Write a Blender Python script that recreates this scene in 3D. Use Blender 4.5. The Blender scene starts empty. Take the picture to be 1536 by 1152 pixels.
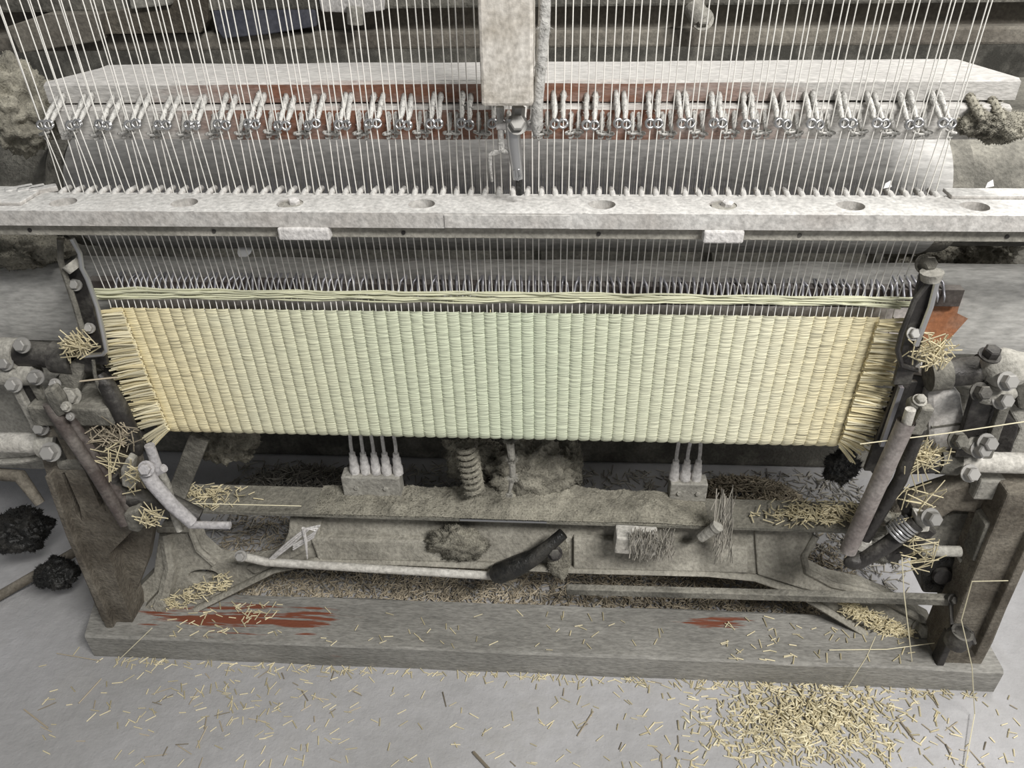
import bpy, bmesh, math, random
from mathutils import Vector as V, Matrix, noise
random.seed(7)
R = random.random
def U(a, b): return a + (b - a) * random.random()

scn = bpy.context.scene
# ------------------------------------------------------------------ camera
F = 1150.0
CAM = V((0.08, -0.75, 1.06)); PITCH, YAW, ROLL = map(math.radians, (34, 4, -1.2))
cf = V((-math.sin(YAW) * math.cos(PITCH), math.cos(YAW) * math.cos(PITCH), -math.sin(PITCH)))
r0 = V((math.cos(YAW), math.sin(YAW), 0)); u0 = r0.cross(cf)
cr = r0 * math.cos(ROLL) + u0 * math.sin(ROLL); cu = -r0 * math.sin(ROLL) + u0 * math.cos(ROLL)
cd = bpy.data.cameras.new('camera'); cam = bpy.data.objects.new('camera', cd); scn.collection.objects.link(cam)
m = Matrix((cr, cu, -cf)).transposed().to_4x4(); m.translation = CAM; cam.matrix_world = m
cd.sensor_fit = 'HORIZONTAL'; cd.sensor_width = 36; cd.lens = F * 36 / 1536; cd.clip_start = 0.01
scn.camera = cam
# ------------------------------------------------------------------ world, lamps, exposure
scn.view_settings.view_transform = 'Standard'; scn.view_settings.look = 'None'
scn.view_settings.gamma = 1; scn.view_settings.use_curve_mapping = False
scn.view_settings.exposure = 0.35
w = bpy.data.worlds.new('workshop'); scn.world = w; w.use_nodes = True
w.node_tree.nodes['Background'].inputs[0].default_value = (0.95, 0.97, 1.0, 1)
w.node_tree.nodes['Background'].inputs[1].default_value = 0.15
def area(name, loc, target, sx, sy, power, col=(1, 0.98, 0.95)):
    l = bpy.data.lights.new(name, 'AREA'); l.shape = 'RECTANGLE'; l.size = sx; l.size_y = sy; l.energy = power; l.color = col
    o = bpy.data.objects.new(name, l); scn.collection.objects.link(o); o.location = loc
    o.rotation_euler = (V(target) - V(loc)).to_track_quat('-Z', 'Y').to_euler(); return o
# ceiling tube lamps of the workshop, above and outside the frame
area('ceiling_lamp_front_offscreen', (1.3, -1.5, 2.6), (0.2, 0.1, 0.4), 1.2, 0.3, 74)
area('ceiling_lamp_back_offscreen', (1.4, 0.85, 2.6), (0, 0.0, 0.5), 1.2, 0.25, 31)

def ray(px, py): return cr * ((px - 768) / F) + cu * ((576 - py) / F) + cf
def P(px, py, Y=None, Z=None, k=0.0, z0=0.05):
    """point on the pixel's direction, at depth plane Y (+ lean k with height) or height Z"""
    d = ray(px, py)
    if Z is not None: t = (Z - CAM.z) / d.z
    else: t = (Y + k * (CAM.z - z0) - CAM.y) / (d.y - k * d.z)
    return CAM + d * t

# ------------------------------------------------------------------ materials
MATS = {}
def nodes(name):
    mt = bpy.data.materials.new(name); mt.use_nodes = True; nt = mt.node_tree
    return mt, nt, nt.nodes['Principled BSDF']
def N(nt, t, **k):
    n = nt.nodes.new(t)
    for a, v in k.items():
        if a in n.inputs: n.inputs[a].default_value = v
        else: setattr(n, a, v)
    return n
def mixc(nt, fac, a, b, blend='MIX'):
    n = nt.nodes.new('ShaderNodeMix'); n.data_type = 'RGBA'; n.blend_type = blend
    for i, v in ((0, fac), (6, a), (7, b)):
        if hasattr(v, 'is_linked') or hasattr(v, 'links'): nt.links.new(v, n.inputs[i])
        else: n.inputs[i].default_value = v if i == 0 else (*v, 1)
    return n.outputs[2]
def math_(nt, op, a, b=None, clamp=False):
    n = nt.nodes.new('ShaderNodeMath'); n.operation = op; n.use_clamp = clamp
    for i, v in ((0, a), (1, b)):
        if v is None: continue
        if hasattr(v, 'links'): nt.links.new(v, n.inputs[i])
        else: n.inputs[i].default_value = v
    return n.outputs[0]
def dusty(name, base, dust, amt=0.4, up=0.5, contrast=1.2, scale=18, rough=0.85, metal=0.0, bump=0.35, fine=180, stretch=(1, 1, 1), xd=None):
    mt, nt, b = nodes(name); L = nt.links.new
    tc = N(nt, 'ShaderNodeTexCoord'); mp = N(nt, 'ShaderNodeMapping'); mp.inputs['Scale'].default_value = stretch
    L(tc.outputs['Object'], mp.inputs[0])
    n1 = N(nt, 'ShaderNodeTexNoise', Scale=scale, Detail=6.0, Roughness=0.65); L(mp.outputs[0], n1.inputs['Vector'])
    n2 = N(nt, 'ShaderNodeTexNoise', Scale=fine, Detail=3.0, Roughness=0.6); L(mp.outputs[0], n2.inputs['Vector'])
    g = N(nt, 'ShaderNodeNewGeometry'); s = N(nt, 'ShaderNodeSeparateXYZ'); L(g.outputs['Normal'], s.inputs[0])
    nz = math_(nt, 'MULTIPLY', math_(nt, 'MAXIMUM', s.outputs[2], 0.0), up)
    k = math_(nt, 'MULTIPLY', math_(nt, 'SUBTRACT', n1.outputs[0], 0.5), contrast * 2)
    f = math_(nt, 'ADD', math_(nt, 'ADD', nz, k), amt, True)
    if xd:
        sx = N(nt, 'ShaderNodeSeparateXYZ'); L(tc.outputs['Object'], sx.inputs[0])
        f = math_(nt, 'ADD', f, math_(nt, 'MULTIPLY', math_(nt, 'SUBTRACT', math_(nt, 'ABSOLUTE', sx.outputs[0]), xd), 6.0, True), True)
    col = mixc(nt, f, base, dust)
    v = math_(nt, 'ADD', math_(nt, 'MULTIPLY', n2.outputs[0], 1.3), 0.35)
    cc = N(nt, 'ShaderNodeCombineColor'); [L(v, cc.inputs[i]) for i in range(3)]
    col = mixc(nt, 1.0, col, cc.outputs[0], 'MULTIPLY')
    L(col, b.inputs['Base Color'])
    rr = math_(nt, 'ADD', math_(nt, 'MULTIPLY', f, 0.95 - rough), rough, True); L(rr, b.inputs['Roughness'])
    if metal: L(math_(nt, 'MULTIPLY', math_(nt, 'SUBTRACT', 1.0, f), metal), b.inputs['Metallic'])
    h = math_(nt, 'ADD', math_(nt, 'MULTIPLY', n1.outputs[0], 0.6), math_(nt, 'MULTIPLY', n2.outputs[0], 0.4))
    bp = N(nt, 'ShaderNodeBump', Strength=min(bump*1.5, 1), Distance=0.006); L(h, bp.inputs['Height']); L(bp.outputs[0], b.inputs['Normal'])
    MATS[name] = mt; return mt
def plain(name, col, rough=0.6, metal=0.0, var=0.25, island=True):
    mt, nt, b = nodes(name); L = nt.links.new
    oi = N(nt, 'ShaderNodeObjectInfo'); g = N(nt, 'ShaderNodeNewGeometry')
    r = math_(nt, 'FRACT', math_(nt, 'ADD', oi.outputs['Random'], g.outputs['Random Per Island'])) if island else oi.outputs['Random']
    v = math_(nt, 'ADD', math_(nt, 'MULTIPLY', r, var * 2), 1 - var)
    cc = N(nt, 'ShaderNodeCombineColor'); [L(v, cc.inputs[i]) for i in range(3)]
    L(mixc(nt, 1.0, col, cc.outputs[0], 'MULTIPLY'), b.inputs['Base Color'])
    b.inputs['Roughness'].default_value = rough; b.inputs['Metallic'].default_value = metal
    MATS[name] = mt; return mt

dusty('rail_dust', (0.34, 0.31, 0.28), (0.60, 0.59, 0.565), 0.55, 0.5, 0.9, 14, bump=0.25)
dusty('rail_under', (0.20, 0.19, 0.16), (0.42, 0.40, 0.35), 0.5, 0.3, 1.2, 16)
dusty('beam_wood', (0.20, 0.09, 0.055), (0.50, 0.485, 0.46), 0.22, 1.1, 1.5, 7, bump=0.3, stretch=(0.55, 2.0, 2.0), xd=0.24)
dusty('base_wood', (0.17, 0.165, 0.148), (0.31, 0.30, 0.275), 0.5, 0.2, 1.4, 9, bump=0.35, stretch=(0.5, 1.6, 1.6))
dusty('grey_iron', (0.105, 0.10, 0.085), (0.33, 0.315, 0.27), 0.18, 0.5, 1.6, 12, bump=0.6)
dusty('dark_iron', (0.035, 0.032, 0.03), (0.22, 0.21, 0.185), -0.02, 0.45, 1.5, 16, rough=0.5, metal=0.3, bump=0.3)
dusty('brown_iron', (0.075, 0.06, 0.054), (0.27, 0.25, 0.225), 0.12, 0.35, 1.4, 14, rough=0.55, bump=0.3)
dusty('olive_iron', (0.13, 0.125, 0.105), (0.27, 0.255, 0.21), 0.3, 0.4, 1.4, 14, bump=0.7)
dusty('lilac_dust', (0.34, 0.325, 0.33), (0.47, 0.455, 0.455), 0.5, 0.3, 1.0, 30, bump=0.4)
dusty('tube_steel', (0.17, 0.145, 0.135), (0.34, 0.315, 0.295), 0.35, 0.3, 1.2, 20, rough=0.6, bump=0.2)
dusty('arch_iron', (0.19, 0.178, 0.148), (0.39, 0.37, 0.315), 0.35, 0.4, 1.5, 14, bump=0.6)
dusty('post_iron', (0.085, 0.072, 0.055), (0.27, 0.245, 0.20), 0.28, 0.4, 1.4, 9, bump=0.7)
dusty('cream_iron', (0.36, 0.34, 0.30), (0.62, 0.60, 0.55), 0.35, 0.4, 1.3, 11, bump=0.35)
dusty('mid_dust', (0.22, 0.21, 0.185), (0.42, 0.405, 0.36), 0.45, 0.35, 1.2, 20, bump=0.5)
dusty('drum_pale', (0.34, 0.335, 0.32), (0.50, 0.49, 0.47), 0.4, 0.4, 1.0, 6, bump=0.15, stretch=(0.3, 1, 1))
dusty('strip_mauve', (0.42, 0.39, 0.38), (0.56, 0.53, 0.51), 0.4, 0.3, 1.0, 10, bump=0.15)
dusty('roller_grey', (0.36, 0.355, 0.335), (0.60, 0.59, 0.56), 0.35, 0.4, 1.0, 6, bump=0.15, stretch=(0.3, 1, 1))
dusty('pale_paint', (0.34, 0.30, 0.24), (0.66, 0.63, 0.58), 0.62, 0.2, 1.3, 22, rough=0.5, bump=0.15)
dusty('dust_wool', (0.16, 0.15, 0.12), (0.34, 0.32, 0.26), 0.35, 0.35, 1.6, 40, bump=1.0, fine=300)
dusty('black_grease', (0.012, 0.012, 0.011), (0.07, 0.065, 0.055), 0.05, 0.1, 1.2, 30, rough=0.4, bump=0.6)
dusty('rear_beam', (0.13, 0.115, 0.095), (0.28, 0.26, 0.22), 0.35, 0.4, 1.4, 8, bump=0.4)
dusty('white_dust', (0.50, 0.48, 0.46), (0.70, 0.68, 0.66), 0.5, 0.4, 1.0, 30, bump=0.4)
dusty('cotton_fuzz', (0.34, 0.33, 0.31), (0.55, 0.54, 0.51), 0.5, 0.2, 1.0, 60, bump=0.8)
dusty('orange_wood', (0.36, 0.15, 0.07), (0.30, 0.27, 0.23), 0.1, 0.1, 1.2, 14, bump=0.2)
dusty('blue_plate', (0.075, 0.08, 0.105), (0.17, 0.17, 0.18), 0.2, 0.2, 0.8, 10, bump=0.1)
plain('bolt_steel', (0.37, 0.36, 0.34), 0.5, 0.3, 0.2, False)
plain('wire_steel', (0.5, 0.5, 0.5), 0.3, 0.85, 0.15, False)
plain('reed_steel', (0.10, 0.10, 0.11), 0.5, 0.3, 0.3, False)
plain('needle_steel', (0.42, 0.42, 0.45), 0.4, 0.6, 0.3, False)
plain('thread', (0.80, 0.78, 0.73), 0.85, 0, 0.06, False)
plain('straw', (0.60, 0.53, 0.345), 0.6, 0, 0.32)
plain('fringe_tan', (0.66, 0.58, 0.36), 0.6, 0, 0.25)
plain('straw_dull', (0.36, 0.31, 0.23), 0.8, 0, 0.5)
plain('straw_grey', (0.31, 0.29, 0.25), 0.85, 0, 0.55)
plain('straw_pale', (0.75, 0.69, 0.49), 0.6, 0, 0.25)
plain('green_rush', (0.60, 0.60, 0.43), 0.6, 0, 0.2)
plain('plastic_white', (0.80, 0.80, 0.80), 0.6, 0, 0.1)

def wood_mat():   # base beam: dust with two worn red patches, wear with a shape of its own
    mt = MATS['base_wood']; nt = mt.node_tree; L = nt.links.new; b = nt.nodes['Principled BSDF']
    old = b.inputs['Base Color'].links[0].from_socket
    tc = N(nt, 'ShaderNodeTexCoord'); sep = N(nt, 'ShaderNodeSeparateXYZ'); L(tc.outputs['Object'], sep.inputs[0])
    mp = N(nt, 'ShaderNodeMapping'); mp.inputs['Scale'].default_value = (3, 40, 3); L(tc.outputs['Object'], mp.inputs[0])
    nn = N(nt, 'ShaderNodeTexNoise', Scale=4.0, Detail=4.0); L(mp.outputs[0], nn.inputs['Vector'])
    n2 = N(nt, 'ShaderNodeTexNoise', Scale=16.0, Detail=4.0); L(tc.outputs['Object'], n2.inputs['Vector'])
    tot = None
    for cx, cy, rx, ry in WORN:
        dx = math_(nt, 'DIVIDE', math_(nt, 'SUBTRACT', sep.outputs[0], cx), rx); dy = math_(nt, 'DIVIDE', math_(nt, 'SUBTRACT', sep.outputs[1], cy), ry)
        d = math_(nt, 'POWER', math_(nt, 'ADD', math_(nt, 'POWER', math_(nt, 'ABSOLUTE', dx), 4.0), math_(nt, 'POWER', math_(nt, 'ABSOLUTE', dy), 2.0)), 0.5)
        f = math_(nt, 'SUBTRACT', 1.25, d)
        tot = f if tot is None else math_(nt, 'MAXIMUM', tot, f)
    f = math_(nt, 'ADD', tot, math_(nt, 'ADD', math_(nt, 'MULTIPLY', math_(nt, 'SUBTRACT', nn.outputs[0], 0.56), 5.5), math_(nt, 'MULTIPLY', math_(nt, 'SUBTRACT', n2.outputs[0], 0.5), 1.6)))
    f = math_(nt, 'MULTIPLY', f, 2.2, True)
    L(mixc(nt, f, old, (0.20, 0.062, 0.032)), b.inputs['Base Color'])

# ------------------------------------------------------------------ mesh builder
class MB:
    def __init__(s): s.v = []; s.f = []
    def add(s, vs, fs):
        n = len(s.v); s.v += [V(x) for x in vs]; s.f += [tuple(i + n for i in f) for f in fs]; return s
    def box(s, a, b):
        x0, y0, z0 = (min(p, q) for p, q in zip(a, b)); x1, y1, z1 = (max(p, q) for p, q in zip(a, b))
        return s.add([(x0,y0,z0),(x1,y0,z0),(x1,y1,z0),(x0,y1,z0),(x0,y0,z1),(x1,y0,z1),(x1,y1,z1),(x0,y1,z1)],
                     [(3,2,1,0),(4,5,6,7),(0,1,5,4),(1,2,6,5),(2,3,7,6),(3,0,4,7)])
    def bar(s, p, q, w, t, up=(0, -1, 0)):
        """flat bar p->q, width w across, thickness t along up"""
        p, q, up = V(p), V(q), V(up); d = (q - p).normalized(); x = d.cross(up).normalized(); n = x.cross(d).normalized()
        vs = []
        for c in (p, q):
            for a, b in ((-1, -1), (1, -1), (1, 1), (-1, 1)): vs.append(c + x * a * w / 2 + n * b * t / 2)
        return s.add(vs, [(3,2,1,0),(4,5,6,7),(0,1,5,4),(1,2,6,5),(2,3,7,6),(3,0,4,7)])
    def tube(s, pts, r, n=10, caps=True, flat=1.0):
        pts = [V(p) for p in pts]
        rs = r if isinstance(r, (list, tuple)) else [r] * len(pts)
        d0 = (pts[1] - pts[0]).normalized(); ref = V((0, 0, 1)) if abs(d0.z) < 0.9 else V((0, 1, 0))
        x = d0.cross(ref).normalized(); vs = []; fs = []
        for i, p in enumerate(pts):
            a = pts[max(i - 1, 0)]; b = pts[min(i + 1, len(pts) - 1)]; d = (b - a).normalized()
            x = (x - d * x.dot(d)).normalized(); y = d.cross(x)
            for j in range(n):
                t = 2 * math.pi * j / n; vs.append(p + (x * math.cos(t) + y * math.sin(t) * flat) * rs[i])
        for i in range(len(pts) - 1):
            for j in range(n):
                k = (j + 1) % n; fs.append((i*n+j, i*n+k, (i+1)*n+k, (i+1)*n+j))
        if caps: fs.append(tuple(range(n))[::-1]); fs.append(tuple((len(pts)-1)*n + j for j in range(n)))
        return s.add(vs, fs)
    def lathe(s, p, d, prof, n=12):
        """profile [(distance along d, radius)]"""
        d = V(d).normalized(); return s.tube([V(p) + d * a for a, _ in prof], [max(r, 1e-5) for _, r in prof], n)
    def prism(s, pts, ex):
        pts = [V(p) for p in pts]; ex = V(ex); n = len(pts)
        nrm = sum((pts[i].cross(pts[(i+1) % n]) for i in range(n)), V())
        if nrm.dot(ex) > 0: pts = pts[::-1]
        fs = [tuple(range(n)), tuple(range(2*n-1, n-1, -1))] + [(i+n, (i+1) % n + n, (i+1) % n, i) for i in range(n)]
        return s.add(pts + [p + ex for p in pts], fs)
    def blob(s, c, r, sub=3, amp=0.35, fr=14.0, seed=0):
        bm = bmesh.new(); bmesh.ops.create_icosphere(bm, subdivisions=sub, radius=1.0)
        rx, ry, rz = r if isinstance(r, (tuple, list)) else (r, r, r); vs = []
        for v in bm.verts:
            c0 = v.co; q = V((c0.x*rx, c0.y*ry, c0.z*rz)); h = noise.noise(q*fr + V((seed*3.1, seed, 0))) + 0.55*noise.noise(q*fr*2.7 + V((seed, 7, 2))) + 0.3*noise.noise(q*fr*6 + V((1, seed, 5)))
            vs.append(V(c) + q * (1 + amp*h))
        fs = [tuple(v.index for v in f.verts) for f in bm.faces]; bm.free(); return s.add(vs, fs)
    def fuzz(s, n, ln, r=0.0005, base=None):
        base = base or list(s.v)
        c = sum(base, V()) / len(base)
        for _ in range(n):
            p = random.choice(base); d = ((p - c).normalized() + V((U(-1,1), U(-1,1), U(-1,1)))).normalized()
            q = p + d * ln * U(0.4, 1); t = d.cross(V((U(-1,1), U(-1,1), U(-1,1)))).normalized() * r; t2 = d.cross(t).normalized() * r
            s.add([p + t, p - t*0.5 + t2*0.87, p - t*0.5 - t2*0.87, q], [(0,1,3),(1,2,3),(2,0,3)])
        return s
    def sticks(s, items, r=0.0011, n=4):
        for p, d, L in items:
            d = V(d).normalized(); a = d.cross(V((0.13, 0.31, 0.94))).normalized()*r; b = d.cross(a).normalized()*r; p = V(p); e = d*L/2
            s.add([p-e+a, p-e+b, p-e-a, p-e-b, p+e+a, p+e+b, p+e-a, p+e-b], [(0,1,5,4),(1,2,6,5),(2,3,7,6),(3,0,4,7),(3,2,1,0),(4,5,6,7)])
        return s

ORG = {}
def carve(ob, cutters):
    o = ORG[ob.name]
    for mb in cutters:
        c = bpy.data.objects.new('cutter', mesh(mb, 'cutter', V((0, 0, 0)), False)); scn.collection.objects.link(c)
        c.location = o * -1
        if ob.parent: c.parent = ob.parent
        md = ob.modifiers.new('cut', 'BOOLEAN'); md.operation = 'DIFFERENCE'; md.solver = 'EXACT'; md.object = c
        bev = [m_ for m_ in ob.modifiers if m_.type == 'BEVEL']; bev and setattr(bev[0], 'show_viewport', False)
        bpy.context.view_layer.update()
        ev = ob.evaluated_get(bpy.context.evaluated_depsgraph_get()); new = bpy.data.meshes.new_from_object(ev)
        ob.modifiers.remove(md); ob.data = new
        if bev: bev[0].show_viewport = True
        bpy.data.objects.remove(c)
def mesh(mb, name, o, smooth):
    me = bpy.data.meshes.new(name); me.from_pydata([v - o for v in mb.v], [], mb.f); me.validate()
    if smooth: me.shade_smooth()
    return me
def put(name, mb, mat, parent=None, smooth=False, bevel=0.0, label=None, cat=None, group=None, kind=None):
    if parent is not None: o = ORG[parent.name]
    else:
        lo = [min(v[i] for v in mb.v) for i in range(3)]; hi = [max(v[i] for v in mb.v) for i in range(3)]
        o = V(((lo[0]+hi[0])/2, (lo[1]+hi[1])/2, lo[2]))
    ob = bpy.data.objects.new(name, mesh(mb, name, o, smooth)); scn.collection.objects.link(ob)
    ob.data.materials.append(MATS[mat] if isinstance(mat, str) else mat); ORG[ob.name] = o
    if parent is not None: ob.parent = parent
    else: ob.location = o
    if smooth:
        md = ob.modifiers.new('angle', 'EDGE_SPLIT'); md.split_angle = math.radians(42)
    if bevel:
        md = ob.modifiers.new('bevel', 'BEVEL'); md.width = bevel; md.segments = 2; md.limit_method = 'ANGLE'
    tag(ob, label, cat, group, kind); return ob
def tag(ob, label=None, cat=None, group=None, kind=None):
    for k, v in (('label', label), ('category', cat), ('group', group), ('kind', kind)):
        if v: ob[k] = v
def thing(name, loc, label, cat, group=None, kind=None):
    e = bpy.data.objects.new(name, None); scn.collection.objects.link(e); e.location = V(loc); e.empty_display_size = 0.02
    ORG[e.name] = V(loc); tag(e, label, cat, group, kind); return e
def inst(src, name, loc, parent=None, rot=None, scale=None):
    o = bpy.data.objects.new(name, src); scn.collection.objects.link(o)
    if parent is not None: o.parent = parent; o.location = V(loc) - ORG[parent.name]
    else: o.location = V(loc)
    if rot is not None: o.rotation_euler = rot
    if scale is not None: o.scale = scale
    ORG[o.name] = V(loc); return o
def bolt(parent, p, d, r=0.007, h=0.008, mat='bolt_steel', name='bolt'):
    mb = MB(); d = V(d).normalized(); p = V(p)
    mb.tube([p - d*0.002, p], [r*1.35, r*1.35], 16); mb.tube([p, p + d*h*0.85, p + d*h], [r, r, r*0.82], 6)
    return put(name, mb, mat, parent)
def shared(mb, name, mat, smooth=True):
    me = mesh(mb, name, V((0, 0, 0)), smooth); me.materials.append(MATS[mat]); return me
FRONT = V((0.1, -1, 0.55))

# ================================================================== THE SETTING
def floor_mat():
    mt, nt, b = nodes('concrete'); L = nt.links.new
    tc = N(nt, 'ShaderNodeTexCoord')
    n1 = N(nt, 'ShaderNodeTexNoise', Scale=2.2, Detail=8.0, Roughness=0.6); L(tc.outputs['Object'], n1.inputs['Vector'])
    n2 = N(nt, 'ShaderNodeTexNoise', Scale=55.0, Detail=5.0, Roughness=0.7); L(tc.outputs['Object'], n2.inputs['Vector'])
    n3 = N(nt, 'ShaderNodeTexNoise', Scale=9.0, Detail=5.0, Roughness=0.65); L(tc.outputs['Object'], n3.inputs['Vector'])
    cr_ = N(nt, 'ShaderNodeValToRGB'); L(n1.outputs[0], cr_.inputs[0])
    cr_.color_ramp.elements[0].position = 0.32; cr_.color_ramp.elements[0].color = (0.34, 0.335, 0.33, 1)
    cr_.color_ramp.elements[1].position = 0.68; cr_.color_ramp.elements[1].color = (0.50, 0.495, 0.505, 1)
    c = mixc(nt, math_(nt, 'MULTIPLY', math_(nt, 'SUBTRACT', n3.outputs[0], 0.52), 2.2, True), cr_.outputs[0], (0.36, 0.35, 0.33))
    v = math_(nt, 'ADD', math_(nt, 'MULTIPLY', n2.outputs[0], 0.3), 0.85)
    cc = N(nt, 'ShaderNodeCombineColor'); [L(v, cc.inputs[i]) for i in range(3)]
    L(mixc(nt, 1.0, c, cc.outputs[0], 'MULTIPLY'), b.inputs['Base Color']); b.inputs['Roughness'].default_value = 0.8
    bp = N(nt, 'ShaderNodeBump', Strength=0.6, Distance=0.006)
    L(math_(nt, 'ADD', math_(nt, 'MULTIPLY', n2.outputs[0], 0.5), math_(nt, 'MULTIPLY', n3.outputs[0], 1.2)), bp.inputs['Height']); L(bp.outputs[0], b.inputs['Normal'])
    return mt
put('floor', MB().box((-3, -2.5, -0.05), (3, 3.0, 0)), floor_mat(), kind='structure', label='pale dusty concrete workshop floor with straw cuttings')
put('wall_back', MB().box((-3, 3.0, 0), (3, 3.1, 2.6)), 'grey_iron', kind='structure', label='grey workshop wall well behind the loom')

# ================================================================== BASE, POSTS, CASTING
x0 = P(120, 956, Y=0).x; x1 = P(1507, 1007, Y=0).x
BT = 0.05
by1 = P(815, 905, Z=BT).y
oc = V(((x0 + x1)/2, by1/2, 0))
WORN = []
for px, py, rx, ry in ((372, 928, 0.15, 0.023), (1090, 935, 0.065, 0.009)):
    q = P(px, py, Z=BT) - oc; WORN.append((q.x, q.y, rx, ry))
wood_mat()
mb = MB(); nseg = 60
xs = [x0 + (x1-x0)*i/nseg for i in range(nseg+1)]
prof = [(0.0, 0.0), (0.0, BT-0.004), (0.004, BT), (by1-0.004, BT), (by1, BT-0.004), (by1, 0.0)]
vs = []
for i, x in enumerate(xs):
    for j, (y, z) in enumerate(prof):
        k = 0.0012*noise.noise(V((x*9, y*30, z*30+j)))
        vs.append((x + (0.028*(1 - y/by1) - 0.02 if i == 0 else 0), y + k, max(z + k, 0) if j not in (0, 5) else 0))
fs = []
for i in range(nseg):
    for j in range(5): fs.append((i*6+j, (i+1)*6+j, (i+1)*6+j+1, i*6+j+1))
    fs.append((i*6+5, (i+1)*6+5, (i+1)*6, i*6))
fs += [tuple(range(6)), tuple(nseg*6 + j for j in range(5, -1, -1))]
mb.add(vs, fs)
base = put('base_beam', mb, 'base_wood', label='long low timber base beam with worn red patches lying on the floor', cat='beam')

# left post
def slab(pts, Y, th, k=0.0): return MB().prism([P(a, b, Y, k=k) for a, b in pts], (0, th, 0))
def onbase(px, py): return P(px, py, Z=BT)
YP = 0.03
lp = thing('frame_post', onbase(190, 950), 'broad brown iron post with long cracks standing on the base beam beside the twin rods', 'post')
lpb = put('post_body', slab([(48, 628), (172, 632), (196, 740), (205, 790), (163, 832), (178, 880), (202, 942), (160, 948), (98, 800), (66, 700)], YP, 0.05), 'post_iron', lp, bevel=0.003)
put('web', slab([(160, 805), (232, 782), (222, 840), (196, 905), (178, 890)], YP+0.03, 0.015), 'post_iron', lp)
put('rib', slab([(66, 715), (74, 712), (106, 800), (172, 947), (161, 948), (98, 803)], YP-0.012, 0.014), 'post_iron', lp, bevel=0.002)
put('cap_plate', slab([(38, 610), (160, 615), (172, 640), (50, 640)], YP-0.015, 0.08), 'grey_iron', lp, bevel=0.003)
bolt(lp, P(76, 678, YP-0.02), FRONT, 0.010, 0.012)
carve(lpb, [slab(q, YP-0.01, 0.045) for q in ([(86, 718), (91, 716), (114, 768), (118, 790), (109, 780)], [(118, 706), (125, 704), (151, 762), (154, 775), (145, 768)], [(184, 900), (188, 898), (196, 921), (192, 924)])])
rp = thing('frame_post', onbase(1455, 990), 'broad dusty iron post standing on the base beam beside the black oil cup', 'post')
put('post_body', slab([(1512, 740), (1580, 740), (1545, 830), (1490, 965), (1470, 1002), (1404, 998)], 0.012, 0.06), 'post_iron', rp, bevel=0.003)
put('rib', slab([(1548, 800), (1562, 800), (1478, 985), (1462, 985)], 0.0, 0.014), 'post_iron', rp, bevel=0.002)
put('bracket', slab([(1478, 788), (1512, 775), (1500, 815), (1478, 845), (1458, 842)], 0.02, 0.03), 'grey_iron', rp, bevel=0.002)
put('rib', slab([(1424, 958), (1436, 952), (1416, 1000), (1404, 1000)], 0.006, 0.02), 'dark_iron', rp, bevel=0.002)

# cast arch standing on the base
AK = dict(k=0.42)
low = [(205, 944), (240, 938), (290, 915), (335, 892), (415, 852), (480, 838), (600, 840), (740, 846), (860, 852), (1060, 857), (1130, 864), (1190, 884), (1260, 926), (1330, 968), (1385, 998)]
top = [(1418, 985), (1400, 935), (1345, 905), (1300, 884), (1245, 872), (1208, 852), (1204, 830), (1222, 800), (1218, 786), (1130, 782), (860, 776), (600, 770), (470, 768), (446, 790), (436, 824), (405, 842), (360, 848), (325, 842), (300, 820), (288, 790), (240, 790), (230, 860), (185, 905)]
ar = thing('cast_arch', onbase(790, 950), 'pale dusty cast iron arch with two spread feet on the base beam', 'casting')
def AP(a, b): return P(a, b, YA, **AK)
YA = onbase(300, 912).y + 0.008
aw = put('arch_web', MB().prism([AP(a, b) for a, b in low + top], (0, 0.028, 0)), 'arch_iron', ar, bevel=0.003)
put('flange', MB().tube([AP(a, b) + V((0, -0.006, 0.003)) for a, b in low], 0.008, 8, flat=0.6), 'arch_iron', ar, True)
put('flange', MB().tube([AP(a, b) + V((0, -0.006, 0)) for a, b in top[1:8]], 0.006, 8), 'arch_iron', ar, True)
put('flange', MB().tube([AP(a, b) + V((0, -0.006, 0)) for a, b in top[17:21]], 0.006, 8), 'arch_iron', ar, True)
put('shoulder', MB().prism([AP(a, b) + V((0, -0.007, 0)) for a, b in ((436, 772), (486, 774), (480, 800), (456, 826), (420, 844), (384, 858), (370, 848), (402, 836), (426, 814), (434, 795))], (0, 0.008, 0)), 'arch_iron', ar, bevel=0.003)
put('shoulder', MB().prism([AP(a, b) + V((0, -0.007, 0)) for a, b in ((1130, 786), (1220, 792), (1204, 830), (1210, 852), (1250, 874), (1300, 888), (1290, 900), (1200, 878), (1135, 858))], (0, 0.008, 0)), 'arch_iron', ar, bevel=0.003)
put('foot_rib', MB().tube([AP(250, 800), AP(258, 850), AP(250, 890), AP(215, 930)], [0.012, 0.012, 0.014, 0.016], 8), 'arch_iron', ar, True)
bolt(ar, AP(246, 902) + V((0, -0.004, 0)), (0, -1, 0.5), 0.012, 0.014, 'arch_iron')
bolt(ar, AP(1382, 940) + V((0, -0.004, 0)), (0, -1, 0.5), 0.012, 0.014, 'arch_iron')
mb = MB(); q = AP(262, 925)
# recessed oval in the left foot
carve(aw, [MB().prism([AP(305 + 23*math.cos(a), 865 + 10*math.sin(a)) + V((0, -0.02, 0)) for a in [2*math.pi*q_/20 for q_ in range(20)]], (0, 0.08, 0))])
# central boss on arch
put('arch_pad', MB().prism([AP(a, b) + V((0, -0.012, 0)) for a, b in ((468, 800), (690, 806), (690, 836), (480, 832))], (0, 0.014, 0)), 'arch_iron', ar, bevel=0.003)
put('arch_pad', MB().prism([AP(a, b) + V((0, -0.012, 0)) for a, b in ((860, 800), (1120, 812), (1120, 852), (860, 846))], (0, 0.014, 0)), 'arch_iron', ar, bevel=0.003)

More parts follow.
